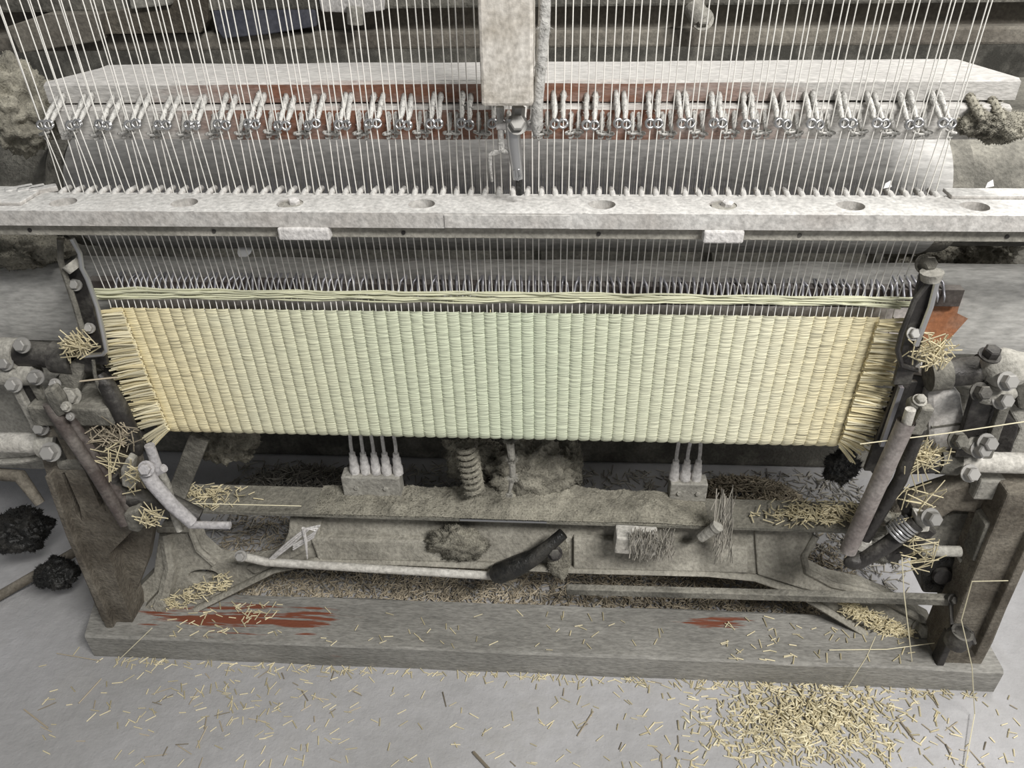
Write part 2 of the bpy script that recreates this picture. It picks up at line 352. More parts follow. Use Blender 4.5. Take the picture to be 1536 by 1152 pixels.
# cross girder with grease blocks
YC = 0.10
ga = P(215, 763, YC); gb = P(1330, 797, YC)
mb = MB(); d = (gb - ga).normalized()
dp = 0.062
prof = [(0, -0.008), (0, 0), (dp, 0.0), (dp, -0.05), (dp-0.008, -0.05), (dp-0.008, -0.008)]
vs = [ga + V((0, y, z)) for y, z in prof] + [gb + V((0, y, z)) for y, z in prof]
mb.add(vs, [(i, i+6, (i+1) % 6+6, (i+1) % 6) for i in range(6)] + [(5, 4, 3, 2, 1, 0), (6, 7, 8, 9, 10, 11)])
gir = thing('cross_girder', (0, YC, 0.2), 'grey angle iron girder crossing below the mat with two grease blocks', 'girder')
put('angle_bar', mb, 'olive_iron', gir, bevel=0.0015)
put('worn_edge', MB().tube([P(690, 780, YC) + V((0, -0.0005, 0.001)), P(820, 784, YC) + V((0, -0.0005, 0.001))], 0.0022, 6), 'wire_steel', gir, True)
GZ = lambda px: ga.z + (gb.z - ga.z)*(P(px, 770, YC).x - ga.x)/(gb.x - ga.x)
def grease(pxs, bx0, bx1, ytop, ybot, yt):
    z = GZ(bx0)
    p0 = P(bx0, ybot, Z=z); p1 = P(bx1, ybot, Z=z); th = 0.026
    pt = P(bx0, ytop, p0.y)
    put('grease_block', MB().box((p0.x, p0.y, z), (p1.x, p0.y+th, pt.z)), 'mid_dust', gir, bevel=0.002)
    for i in range(2):
        bolt(gir, V((p0.x + (p1.x-p0.x)*(0.25+0.5*i), p0.y, (z+pt.z)/2)), (0, -1, 0.1), 0.004, 0.003, 'mid_dust')
    for i, px in enumerate(pxs):
        b = P(px, ytop, p0.y); b = V((b.x, p0.y + th/2, pt.z)); h = (P(px, yt, p0.y + th/2).z - pt.z)
        s = 1 + 0.15*R()
        f = put('grease_fitting', MB().lathe(b, (0, 0, 1), [(0, 0.0078*s), (h*0.2, 0.0078*s), (h*0.23, 0.0068), (h*0.45, 0.0062*s), (h*0.48, 0.005), (h*0.6, 0.005), (h*0.62, 0.0032)], 10), 'white_dust', gir, True)
        put('oil_tube', MB().tube([b + V((0, 0, h*0.55)), b + V((0.001*U(-1, 1), 0.002, h*0.8)), b + V((0.002*U(-1, 1), 0.006, h*1.25))], 0.0028, 8), 'white_dust', f, True)
grease((530, 546, 562, 578, 595), 516, 603, 716, 745, 660)
grease((1012, 1029, 1046), 1003, 1058, 726, 752, 672)
sp = P(1051, 806, 0.085)
st = thing('stub_pin', sp, 'short round steel pin standing up through the girder edge', 'pin')
put('pin', MB().lathe(sp, (0.02, -0.006, 0.03), [(0, 0.008), (0.03, 0.008), (0.031, 0.0095), (0.038, 0.0095), (0.039, 0.008)], 12), 'mid_dust', st, True)

# pale push rod and black clamp; long lower bar
pr = thing('push_rod', P(550, 850, 0.075), 'pale round dusty push rod ending in a black clamp', 'rod')
put('rod', MB().tube([P(362, 834, 0.07), P(400, 843, 0.07), P(560, 853, 0.075), P(745, 864, 0.08)], 0.0068, 12), 'cream_iron', pr, True)
bolt(pr, P(361, 834, 0.064), FRONT, 0.007, 0.008)
put('clamp', MB().tube([P(741, 864, .07), P(748, 860, .07), P(775, 849, .07), P(800, 836, .075), P(822, 820, .08), P(845, 800, .09)], [0.012, 0.0165, 0.0165, 0.0135, 0.010, 0.009], 14), 'black_grease', pr, True)
put('clamp_arm', MB().blob(P(838, 838, .09), (0.017, 0.012, 0.042), 4, 0.3, 60, 31).fuzz(900, 0.004, 0.0006), 'dust_wool', pr)
bolt(pr, P(832, 830, 0.076), FRONT, 0.009, 0.008, 'dark_iron')
lb = thing('stretcher_bar', P(1150, 890, 0.045), 'thin flat grey bar running from the clamp towards the oil cup post', 'bar')
put('bar', MB().bar(P(850, 884, 0.10), P(1440, 900, 0.035), 0.014, 0.012), 'grey_iron', lb, bevel=0.0015)
bolt(lb, P(1430, 899, 0.028), FRONT, 0.006, 0.006, 'dark_iron')
oc_ = thing('oil_cup', P(1430, 945, 0.0), 'black greasy oil cup with straw bits beside the post', 'cup')
put('cup', MB().lathe(P(1430, 968, 0.0), (0.05, -0.1, 1), [(0, 0.010), (0.006, 0.016), (0.022, 0.018), (0.03, 0.014), (0.034, 0.015), (0.034, 0.011), (0.026, 0.010)], 14), 'dark_iron', oc_, True)
put('spout', MB().tube([P(1452, 950, 0.0), P(1462, 966, -0.01)], [0.008, 0.003], 8), 'dark_iron', oc_, True)
put('strap', MB().bar(P(1430, 905, 0.03), P(1432, 950, 0.006), 0.012, 0.004), 'dark_iron', oc_)
bp_ = thing('bearing_block', P(1410, 880, 0.04), 'black bearing block behind the end of the flat lower bar', 'block')
put('block', slab([(1382, 838), (1418, 826), (1446, 850), (1440, 892), (1384, 890)], 0.06, 0.05), 'black_grease', bp_, bevel=0.004)
put('hub', MB().lathe(P(1412, 862, 0.058), (0, -1, 0.2), [(0, 0.014), (0.006, 0.013), (0.008, 0.006)], 14), 'dark_iron', bp_, True)

# ================================================================== BEATER BEAM WITH REED, ROLLERS, HEDDLES
XW = 0.463
bz0 = P(60, 512, 0.085).z; bz1 = P(60, 400, 0.10).z
bt = thing('beater_beam', (0, 0.12, bz0), 'thick dusty wooden beater beam carrying a comb of steel needles behind the mat', 'beam')
mb = MB(); prof = []
hh = (bz1 - bz0)
for y, z in ((0.088, 0), (0.082, 0.02), (0.082, hh*0.62), (0.086, hh*0.8), (0.098, hh*0.94), (0.115, hh), (0.14, hh*0.97), (0.155, hh*0.8), (0.16, 0.02), (0.15, 0)): prof.append((y, bz0 + z))
n = len(prof); vs = []; fs = []
xs = [-0.8 + 1.6*i/80 for i in range(81)]
for i, x in enumerate(xs):
    for j, (y, z) in enumerate(prof):
        k = 0.003*noise.noise(V((x*14, j*1.3, 2)))
        vs.append((x, y - k, z + k))
for i in range(80):
    for j in range(n): fs.append((i*n+j, (i+1)*n+j, (i+1)*n+(j+1) % n, i*n+(j+1) % n))
fs = [f[::-1] for f in fs] + [tuple(range(n)), tuple(range(80*n+n-1, 80*n-1, -1))]
mb.add(vs, [f[::-1] for f in fs]); put('beam', mb, 'roller_grey', bt, True)
zc = P(760, 436, 0.075).z
xr = P(1444, 436, 0.075).x
put('comb_strip', MB().box((-0.50, 0.070, zc-0.012), (xr, 0.084, zc+0.010)), 'brown_iron', bt, bevel=0.001)
pt = [P(a, b, 0.081) for a, b in ((1362, 448), (1442, 446), (1436, 470), (1452, 478), (1425, 508), (1385, 520), (1360, 520))]
put('worn_wood', MB().prism(pt, (0, 0.004, 0)), 'orange_wood', bt)
put('lower_strip', MB().box((-0.48, 0.074, zc-0.055), (0.50, 0.083, zc-0.016)), 'strip_mauve', bt, bevel=0.001)
nd = MB().tube([(0, 0.022, 0.013), (0, 0.006, 0.011), (0, -0.006, 0.0), (0, -0.0085, -0.006)], [0.0015, 0.0018, 0.0016, 0.0008], 6)
nd_me = shared(nd, 'needle', 'needle_steel')
nw = 120
WX = [-XW + 2*XW*i/(nw-1) for i in range(nw)]
for i in range(nw):
    x = WX[i]
    inst(nd_me, 'needle', (x + 0.002, 0.066, zc), bt, (0, 0, U(-0.25, 0.25)))
for i in range(8):
    inst(nd_me, 'needle', (XW + 0.008 + i*0.0075, 0.07, zc + 0.004), bt)

# main roller behind the heddle
YR, ZR, RR = 0.215, 0.712, 0.078
ro = thing('back_roller', (0, YR, ZR-RR), 'large grey dusty roller lying behind the warp threads', 'roller')
mb = MB(); n = 48; xs = [-0.535 + 1.07*i/60 for i in range(61)]
mb.tube([(x, YR, ZR) for x in xs], RR, n); put('drum', mb, 'drum_pale', ro, True)
for s in (-1, 1):
    put('hub', MB().tube([(s*0.53, YR, ZR), (s*0.56, YR, ZR), (s*0.561, YR, ZR), (s*0.85, YR, ZR)], [RR*0.97, RR*0.97, RR*0.86, RR*0.86], 32), 'grey_iron', ro, True)
# reed wires on the roller's lower front
mb = MB()
for i in range(430):
    x = -0.47 + 0.94*i/429 + U(-.0008, .0008); z = 0.752; h = U(0.022, 0.042) * (1.25 if abs(x) < 0.25 else 0.8)
    mb.add([(x-.0008, .062, z), (x+.0008, .062, z), (x, .061, z), (x, .068, z+h)], [(0,1,3),(1,2,3),(2,0,3)])
put('reed_wires', mb, 'reed_steel', ro, kind='stuff')

# warp threads and heddles
zF = P(768, 186, 0.026).z; zB = P(768, 200, 0.036).z
zr = P(768, 290, 0.032).z
YM0, ZM0 = 0.045, P(768, 468, 0.045).z
def thread_mesh(front):
    ye, ze = (0.026, zF) if front else (0.037, zB)
    pts = [(0, 0.028, 1.42), (0, ye, ze), (0, 0.033, zr), (0, 0.040, zr-0.06), (0, 0.047, zc+0.004), (0, 0.046, zc-0.012), (0, YM0, ZM0-0.004)]
    return shared(MB().tube(pts, 0.00062, 5, False), 'warp_thread', 'thread')
tm = [thread_mesh(False), thread_mesh(True)]
for i, x in enumerate(WX):
    f = (i % 4) in (1, 2)
    o = inst(tm[int(f)], 'warp_thread', (x + U(-.0007, .0007), 0, 0))
    tag(o, 'thin white warp thread stretched down through the wire eyelets to the mat', 'thread', 'white warp threads of the loom')

def heddle_bar(z0, z1, y0, y1, name_l, mat):
    xa, xb = P(62, 120, y0).x, P(1534, 116, y0).x
    t = thing('heddle_bar', (0, y0, z0), name_l, 'bar')
    mb = MB(); n = 40; vs = []; fs = []
    pf = [(y0, z0), (y0, z1-0.003), (y0+0.004, z1), (y1, z1), (y1, z0)]
    for i in range(n+1):
        x = xa + (xb-xa)*i/n
        for j, (y, z) in enumerate(pf): vs.append((x + ((y-y0)*0.35 if i == 0 else -(y-y0)*0.3 if i == n else 0), y, z + (0.0012*noise.noise(V((x*10, j, 0))))))
    for i in range(n):
        for j in range(5): fs.append((i*5+(j+1) % 5, i*5+j, (i+1)*5+j, (i+1)*5+(j+1) % 5)[::-1])
    fs += [(0, 1, 2, 3, 4)[::-1], tuple(n*5+j for j in range(5))]
    put('bar', mb.add(vs, fs), mat, t, False)
    return t
YH = 0.066
zt1 = P(768, 121, YH).z; zt0 = P(768, 154, YH).z
hu = heddle_bar(zt0 + 0.001, zt1, YH, P(768, 93, Z=zt1).y, 'upper brown wooden heddle bar thick with pale dust carrying the front wire eyelets', 'beam_wood')
hl = heddle_bar(zt0 - 0.034, zt0 - 0.001, YH - 0.012, YH + 0.05, 'lower narrow heddle bar carrying the rear wire eyelets', 'beam_wood')
def arm_mesh(L, rise, r, seed, mat='cotton_fuzz', fz=40):
    mb = MB(); random.seed(seed); pts = [V((U(-.0006, .0006), 0.003 + (L-0.003)*i/6, rise*i/6 + U(-.0006, .0006))) for i in range(7)]
    mb.tube(pts, [r*0.7, r*0.9] + [r*U(0.9, 1.35) for _ in range(5)], 7); mb.fuzz(fz, 0.004, 0.0004); return shared(mb, 'wire_arm', mat)
def eye_mesh(front):
    mb = MB()
    if front:
        for k in range(2):
            mb.tube([V((0.0042*math.cos(a), -0.001 + 0.0016*k + 0.001*math.sin(a), 0.0038*math.sin(a))) for a in [2*math.pi*j/12 for j in range(13)]], 0.00135, 6)
    else:
        mb.tube([V((0.0048*math.cos(a), 0.0042*math.sin(a), 0.0004)) for a in [2*math.pi*j/12 for j in range(13)]], 0.0013, 6)
        mb.tube([V((0.0025, 0, 0)), V((0.002, -0.001, -0.004)), V((-0.0015, -0.001, -0.0055)), V((-0.002, 0, -0.003))], 0.0012, 6)
    return shared(mb, 'eyelet', 'wire_steel' if front else 'cotton_fuzz')
armF = [arm_mesh(YH-0.026+0.002, P(768, 140, YH).z - zF, 0.0024, s) for s in range(4)]; armB = [arm_mesh(YH-0.012-0.037+0.002, P(768, 168, YH-0.012).z - zB, 0.0021, 9+s) for s in range(4)]
armD = arm_mesh(YH-0.026+0.002, P(768, 146, YH).z - zF, 0.0034, 33, 'dust_wool', 500)
eyeF, eyeB = eye_mesh(True), eye_mesh(False)
random.seed(11)
for i, x in enumerate(WX):
    f = (i % 4) in (1, 2)
    t, y, z = (hu, 0.026, zF) if f else (hl, 0.037, zB)
    zz = z + U(-.0012, .0012)
    a = inst(random.choice(armF if f else armB), 'wire_arm', (x, y, zz), t, (U(-.03, .03), 0, U(-.06, .06)))
    e = bpy.data.objects.new('eyelet', eyeF if f else eyeB); scn.collection.objects.link(e); e.parent = a
    e.rotation_euler = (0, U(-.3, .3), U(-.4, .4))
for i in range(5):   # empty, dust caked eyelets beyond the last threads
    x = XW + 0.012 + i*0.011
    f = i % 2; t, y, z = (hu, 0.026, zF) if f else (hl, 0.037, zB)
    inst(armD, 'wire_arm', (x, y, z + U(-.004, .002)), t, (0, 0, U(-.06, .06)), (1.2, 1.0, 1.0))

# ------------------------------------------------------------------ reed rail
ra = thing('reed_rail', (0, 0, zr), 'long pale dusty rail pierced by round holes running across the loom', 'rail')
yf, yb = P(768, 320, Z=zr).y, 0.030
rt = zr - P(768, 343, yf).z
xa, xb = -0.80, 0.86
holes = []
for px, py in ((97, 302), (278, 303), (437, 302), (632, 307), (903, 308), (1085, 308), (1276, 308), (1460, 307)):
    q = P(px, py, Z=zr); holes.append((q.x, (yf+yb)/2 - 0.002, 0.0138))
mb = MB()
def rect(x0, x1):
    mb.add([(x0,yf,zr),(x1,yf,zr),(x1,yb,zr),(x0,yb,zr)], [(0,1,2,3)]); mb.add([(x0,yf,zr-rt),(x1,yf,zr-rt),(x1,yb,zr-rt),(x0,yb,zr-rt)], [(3,2,1,0)])
    mb.add([(x0,yf,zr-rt),(x1,yf,zr-rt),(x1,yf,zr),(x0,yf,zr)], [(0,1,2,3)]); mb.add([(x0,yb,zr-rt),(x1,yb,zr-rt),(x1,yb,zr),(x0,yb,zr)], [(3,2,1,0)])
cur = xa; hw = 0.02
for hx, hy, hr in holes:
    rect(cur, hx-hw); cur = hx+hw; K = 32
    inn, out = [], []
    for k in range(K):
        a = 2*math.pi*(k + 0.5)/K; c, s = math.cos(a), math.sin(a)
        rx = hr*(1 + 0.03*math.sin(3*a + hx*50)); inn.append((hx + rx*c, hy + rx*0.92*s))
        ty = ((yb-hy) if s > 0 else (hy-yf)); t = min(hw/abs(c), ty/abs(s)); out.append((hx + t*c, hy + t*s))
    for k in range(K):
        l = (k+1) % K
        mb.add([(*out[k], zr), (*out[l], zr), (*inn[l], zr), (*inn[k], zr)], [(0,1,2,3)])
        mb.add([(*out[k], zr-rt), (*out[l], zr-rt), (*inn[l], zr-rt), (*inn[k], zr-rt)], [(3,2,1,0)])
        mb.add([(*inn[k], zr), (*inn[l], zr), (*inn[l], zr-rt), (*inn[k], zr-rt)], [(0,1,2,3)])
    for y, flip in ((yf, 0), (yb, 1)):
        mb.add([(hx-hw,y,zr-rt),(hx+hw,y,zr-rt),(hx+hw,y,zr),(hx-hw,y,zr)], [(3,2,1,0) if flip else (0,1,2,3)])
rect(cur, xb)
put('rail_plate', mb, 'rail_dust', ra)
zb_ = P(768, 358, yf + 0.008).z
put('lower_strip', MB().box((xa, yf+0.008, zb_), (xb, yb-0.004, zr-rt)), 'rail_under', ra, bevel=0.001)
fa, fb = P(667, 330, yf).x, P(856, 330, yf).x
put('front_patch', MB().box((fa, yf-0.0012, zr-rt+0.001), (fb, yf+0.002, zr-0.002)), 'rail_dust', ra)
for px0, px1 in ((417, 494), (1056, 1117)):
    a = P(px0, 345, yf).x; b = P(px1, 345, yf).x
    put('clip_block', MB().box((a, yf-0.003, P(700, 363, yf-0.003).z), (b, yf+0.02, zr-rt)), 'white_dust', ra, bevel=0.002)
for k in (2, 5):
    hx, hy, hr = holes[k]
    put('plug', MB().tube([(hx+.002, hy, zr-0.012), (hx+.002, hy, zr-0.001)], 0.0136, 20), 'mid_dust', ra, True)
    bolt(ra, V((hx+0.004, hy+0.002, zr-0.002)), (0.1, -0.2, 1), 0.006, 0.006, 'white_dust')
for k in range(8):   # screw heads in the lower strip
    x = xa + 0.12 + k*0.2; put('screw', MB().tube([(x, yf+0.007, zb_+0.006), (x, yf+0.009, zb_+0.006)], 0.0022, 8), 'dark_iron', ra)
pg = MB().tube([(0, -0.002, 0.0), (0, 0.006, 0.0015), (0, 0.017, 0.0015), (0, 0.019, 0)], [0.0032, 0.0034, 0.003, 0.0018], 8)
pg_me = shared(pg, 'peg', 'rail_dust')
for i in range(63): inst(pg_me, 'peg', (-0.462 + i*0.01493, yb - 0.002, zr - 0.001), ra, (0, 0, U(-.1, .1)))
for px in (30, 48, 66):
    q = P(px, 288, Z=zr); put('stop_tooth', MB().bar(q + V((-0.012, -0.006, 0.002)), q + V((0.010, 0.010, 0.002)), 0.012, 0.006, (0, 0, 1)), 'rail_dust', ra, bevel=0.001)
q0 = P(1398, 290, Z=zr)
put('end_plate', MB().box((q0.x+0.012, yf+0.044, zr), (xb, yb+0.012, zr+0.004)), 'rail_dust', ra, bevel=0.001)
put('end_plate', MB().box((xa, yf+0.014, zr), (P(30, 310, Z=zr).x, yb+0.008, zr+0.004)), 'rail_dust', ra, bevel=0.001)

# ------------------------------------------------------------------ centre post, cord, hook (in front of the threads)
YB = -0.03
cp = thing('guide_box', P(760, 160, YB), 'cream painted square steel guide column with rust spots hanging before the threads', 'column')
a = P(722, 160, YB); b = P(800, 160, YB)
put('column', MB().box((a.x, YB, a.z), (b.x, YB+0.05, 1.40)), 'pale_paint', cp, bevel=0.003)
put('nut', MB().tube([P(778, 160, 0.0), P(777, 176, 0.0)], 0.0065, 6), 'bolt_steel', cp)
put('cross_pin', MB().tube([P(745, 188, 0.0), P(812, 190, 0.0)], 0.0042, 10), 'white_dust', cp, True)
bolt(cp, P(776, 186, -0.006), FRONT, 0.0075, 0.007)
put('guide_rod', MB().tube([P(768, 176, 0.0), P(771, 215, 0.0), P(777, 268, 0.0)], [0.0068, 0.0068, 0.0055], 12), 'wire_steel', cp, True)
put('rod_tip', MB().tube([P(778, 262, 0.0), P(779, 292, 0.0)], 0.0035, 6), 'black_grease', cp)
put('rod_loop', MB().tube([P(771, 255, -0.006), P(772, 266, -0.006), P(777, 270, -0.006), P(781, 264, -0.006), P(778, 255, -0.006)], 0.0014, 6), 'wire_steel', cp, True)
put('hook_wire', MB().tube([P(750, 160, 0.0), P(751, 195, 0.0), P(752, 226, 0.0), P(742, 229, 0.0), P(735, 232, 0.0), P(735, 250, 0.0), P(738, 272, 0.01)], [0.004, 0.003, 0.0035, 0.0028, 0.002, 0.0018, 0.0012], 8), 'cotton_fuzz', cp, True)
put('hook_wire', MB().tube([P(752, 227, 0.0), P(765, 228, 0.0)], 0.0022, 8), 'cotton_fuzz', cp, True)
cord_pts = [P(818, -25, -0.02) + V((0, 0, 0.42)), P(818, -25, -0.02), P(816, 40, -0.02), P(811, 100, -0.02), P(806, 160, -0.015), P(805, 185, -0.012), P(804, 203, -0.012)]
mb = MB().tube(cord_pts, [0.0052, 0.0052, 0.0054, 0.005, 0.0052, 0.006, 0.003], 10); mb.fuzz(260, 0.006, 0.0003)
cd_ = put('dusty_cord', mb, 'cotton_fuzz', smooth=True, label='thick pale fuzzy cord hanging beside the cream guide column', cat='cord')

wb = thing('warp_beam', (0, 0.035, 1.40), 'grey upper warp beam that holds the tops of the white threads', 'beam')
put('drum', MB().tube([(-0.62, 0.048, 1.42), (0.62, 0.048, 1.42)], 0.022, 20), 'grey_iron', wb, True)
for sg in (-1, 1): put('flange', MB().tube([(sg*0.49, 0.048, 1.42), (sg*0.5, 0.048, 1.42)], 0.05, 24), 'grey_iron', wb, True)
# ================================================================== REAR OF THE LOOM
rb = thing('rear_beam', (0, 0.5, 0.8), 'wide brown grey machine beam across the rear top of the loom', 'beam')
zb0 = P(768, 72, 0.5).z
put('beam', MB().box((-1.2, 0.5, zb0), (1.3, 0.62, 1.15)), 'rear_beam', rb, bevel=0.006)
put('ledge', MB().box((-1.2, 0.475, zb0+0.004), (1.3, 0.51, P(768, 46, 0.475).z)), 'rear_beam', rb, bevel=0.004)
put('upper_rail', MB().box((-1.2, 0.46, P(768, 12, 0.46).z), (1.3, 0.5, 1.1)), 'grey_iron', rb, bevel=0.004)
def plate(pts, Y, th, mat, name, par): return put(name, MB().prism([P(a, b, Y) for a, b in pts], (0, th, 0)), mat, par, bevel=0.002)
plate([(312, -30), (470, -30), (474, 40), (400, 52), (334, 58), (322, 40)], 0.462, 0.012, 'blue_plate', 'name_plate', rb)
plate([(135, 22), (205, 10), (310, -10), (312, 30), (300, 50), (280, 50), (150, 52), (130, 42)], 0.455, 0.02, 'post_iron', 'bearing_cover', rb)
plate([(190, -20), (260, -20), (255, 8), (196, 14)], 0.445, 0.012, 'mid_dust', 'bearing_cap', rb)
plate([(474, -20), (578, -20), (576, 16), (540, 20), (482, 18)], 0.455, 0.012, 'white_dust', 'lug_plate', rb)
put('lug_pin', MB().tube([P(532, 10, 0.45), P(533, 36, 0.45)], 0.012, 12), 'mid_dust', rb, True)
put('lug_pin', MB().tube([P(1038, 5, 0.45), P(1052, 32, 0.44)], 0.014, 12), 'mid_dust', rb, True)
bolt(rb, P(1054, 28, 0.44), FRONT, 0.012, 0.010, 'mid_dust')
plate([(10, 40), (70, 20), (150, 20), (150, 62), (30, 80)], 0.44, 0.03, 'rear_beam', 'side_cover', rb)
rc = thing('rear_casing', (0, 0.52, 0), 'grey dusty machine casing standing behind the loom', 'casing')
put('casing', MB().box((-1.25, 0.52, 0.0), (1.3, 0.9, 0.70)), 'grey_iron', rc, bevel=0.01)
rs = thing('rear_shaft', (0, 0.42, 0.42), 'grey rear shaft with dusty collars seen below the pale rail', 'shaft')
put('shaft', MB().tube([(-0.9, 0.42, 0.5), (0.9, 0.42, 0.5)], 0.04, 20), 'grey_iron', rs, True)
for px in (150, 290, 840, 1090, 1330):
    x = P(px, 380, Y=0.42).x; put('collar', MB().tube([(x-0.03, 0.42, 0.5), (x+0.03, 0.42, 0.5)], 0.055, 20), 'grey_iron', rs, True)
# breast roller under the mat's lower edge
zmb = P(768, 664, 0.055).z
br = thing('breast_roller', (0, 0.095, zmb), 'dark breast roller that the woven mat bends over', 'roller')
put('drum', MB().tube([(-0.49, 0.098, zmb+0.022), (0.50, 0.098, zmb+0.022)], 0.030, 24), 'dark_iron', br, True)
for s in (-1, 1): put('journal', MB().tube([(s*0.49, 0.098, zmb+0.022), (s*0.62, 0.098, zmb+0.022)], 0.014, 16), 'dark_iron', br, True)

# ================================================================== THE MAT
def mat_mat():
    mt, nt, b = nodes('rush_weave'); L = nt.links.new
    tc = N(nt, 'ShaderNodeTexCoord'); sep = N(nt, 'ShaderNodeSeparateXYZ'); L(tc.outputs['Object'], sep.inputs[0])
    at = N(nt, 'ShaderNodeAttribute', attribute_name='tone')
    sx = N(nt, 'ShaderNodeAttribute', attribute_name='edge')
    r = N(nt, 'ShaderNodeValToRGB'); L(sx.outputs['Fac'], r.inputs[0]); e = r.color_ramp.elements
    e[0].position = 0.0; e[0].color = (0.76, 0.66, 0.40, 1)
    e[1].position = 1.0; e[1].color = (0.76, 0.67, 0.42, 1)
    for p, c in ((0.07, (0.69, 0.62, 0.40)), (0.16, (0.63, 0.61, 0.44)), (0.35, (0.58, 0.605, 0.45)), (0.55, (0.56, 0.605, 0.455)), (0.72, (0.62, 0.63, 0.475)), (0.85, (0.70, 0.68, 0.51)), (0.94, (0.72, 0.66, 0.45))):
        q = e.new(p); q.color = (*c, 1)
    mp = N(nt, 'ShaderNodeMapping'); mp.inputs['Scale'].default_value = (5, 1, 420); L(tc.outputs['Object'], mp.inputs[0])
    n = N(nt, 'ShaderNodeTexNoise', Scale=3.0, Detail=3.0); L(mp.outputs[0], n.inputs['Vector'])
    v = math_(nt, 'MULTIPLY', at.outputs['Fac'], math_(nt, 'ADD', math_(nt, 'MULTIPLY', n.outputs[0], 0.45), 0.78))
    cc = N(nt, 'ShaderNodeCombineColor'); [L(v, cc.inputs[i]) for i in range(3)]
    L(mixc(nt, 1.0, r.outputs[0], cc.outputs[0], 'MULTIPLY'), b.inputs['Base Color']); b.inputs['Roughness'].default_value = 0.55
    bp = N(nt, 'ShaderNodeBump', Strength=0.25, Distance=0.001); L(n.outputs[0], bp.inputs['Height']); L(bp.outputs[0], b.inputs['Normal'])
    MATS['rush_weave'] = mt
mat_mat()
mt_ = thing('rush_mat', (0, 0.05, zmb), 'half woven green rush mat with straw coloured fringed edges on the loom', 'mat')
ztop = ZM0
# profile along the mat: straight, then bending back over the roller
YM1 = 0.056
prof = []
rows = 150; zs = zmb + 0.016
for i in range(rows+1):
    t = i/rows; prof.append((YM0 + (YM1-YM0)*t, ztop + (zs-ztop)*t))
rad = 0.017; cy, cz = YM1 + rad, zs
for i in range(1, 17):
    a = math.radians(110)*i/16; prof.append((cy - rad*math.cos(a), cz - rad*math.sin(a)))
nr = 63; M0, M1 = -XW - 0.001, XW + 0.001; pw = (M1-M0)/nr
CS = [(0.0, 0.0), (0.08, 0.55), (0.30, 0.95), (0.62, 0.9), (0.9, 0.55), (1.0, 0.0)]
for k in range(nr):
    xl = M0 + k*pw; vs = []; fs = []; tone = []; cnt = 0
    edge = min(k, nr-1-k)
    seed = k*17.3
    for i in range(len(prof)-1):
        (ya, za), (yb2, zb2) = prof[i], prof[i+1]
        h = 0.0024*(1 + 0.08*noise.noise(V((k*2.1, i*0.4, 3)))) * U(0.92, 1.06)
        tn = 1.06 + U(-0.11, 0.09); dx = U(-0.0004, 0.0004) + 0.0005*noise.noise(V((k*3.3, i*0.12, 9)))
        if R() < 0.0022: h *= 0.15
        if edge < 6 and R() < 0.12: tn *= U(0.5, 0.85)
        ty, tz = yb2-ya, zb2-za; ln = math.hypot(ty, tz); ny, nz = (tz/ln, -ty/ln)   # outward (towards viewer / down)
        for u in (0.04, 0.5, 0.96):
            hh_ = h if u == 0.5 else h - 0.00032
            for cx, ch in CS:
                o = hh_*ch
                vs.append((xl + cx*pw + dx*(1 if 0 < cx < 1 else 0.5), ya + ty*u + ny*o, za + tz*u + nz*o)); tone.append(tn)
        b0 = i*18
        for j in range(2):
            for c in range(5): fs.append((b0+j*6+c, b0+j*6+c+1, b0+(j+1)*6+c+1, b0+(j+1)*6+c)[::-1])
        if i:
            for c in range(5): fs.append((b0-6+c, b0-6+c+1, b0+c+1, b0+c)[::-1])
    mb = MB().add(vs, fs)
    ob = put('rib', mb, 'rush_weave', mt_, True)
    ob.modifiers.clear()
    at = ob.data.attributes.new('tone', 'FLOAT', 'POINT'); at.data.foreach_set('value', tone)
    at = ob.data.attributes.new('edge', 'FLOAT', 'POINT'); at.data.foreach_set('value', [(v[0]-M0)/(M1-M0) + 0.02*noise.noise(V((v[0]*30, v[2]*60, 0))) for v in vs])
put('mat_back', MB().prism([(0, y + 0.0015, z) for y, z in prof] + [(0, y + 0.004, z + 0.001) for y, z in prof[::-1]], (0.001, 0, 0)), 'straw', mt_).scale.x = 1
bk = mt_.children[-1]; me = bk.data
for v in me.vertices: v.co.x = (M0 if v.co.x < 0.0005 else M1) - ORG[mt_.name].x
# fringe
fm = [shared(MB().tube([(0, 0, 0), (L*0.5, 0, 0.0005), (L, 0, 0)], [0.0012, 0.0012, 0.0010], 6), 'rush_end', mm, False) for L, mm in ((0.04, 'straw_pale'), (0.04, 'fringe_tan'))]
def rush_end(side, t, L, out, dz, mesh_):
    y = YM0 + (YM1-YM0)*t - 0.003 - U(0, 0.006); z = ztop + (zs - ztop)*t - 0.001
    d = V((side*out, U(-0.06, 0.03), dz)).normalized()
    o = bpy.data.objects.new('rush_end', mesh_); scn.collection.objects.link(o); o.parent = mt_
    o.location = V((side*(XW - 0.017), y, z)) - ORG[mt_.name]
    o.rotation_euler = d.to_track_quat('X', 'Z').to_euler(); o.scale = (L/0.04, U(0.9, 1.35), U(0.9, 1.35))
for i in range(150):
    t = i/149
    rush_end(-1, t*1.02, U(0.032, 0.052), 1, U(-0.22, 0.0) - 0.16*t - (0.75*max(0, t-0.9)/0.1 + U(-0.1, .1) if t > 0.9 else 0), fm[0] if R() < 0.7 else fm[1])
    rush_end(1, t*1.02, U(0.028, 0.050), 1, U(-0.2, 0.1) - 0.16*t - (1.0*max(0, t-0.88)/0.12 + U(-0.1, .1) if t > 0.88 else 0), fm[1] if R() < 0.7 else fm[0])
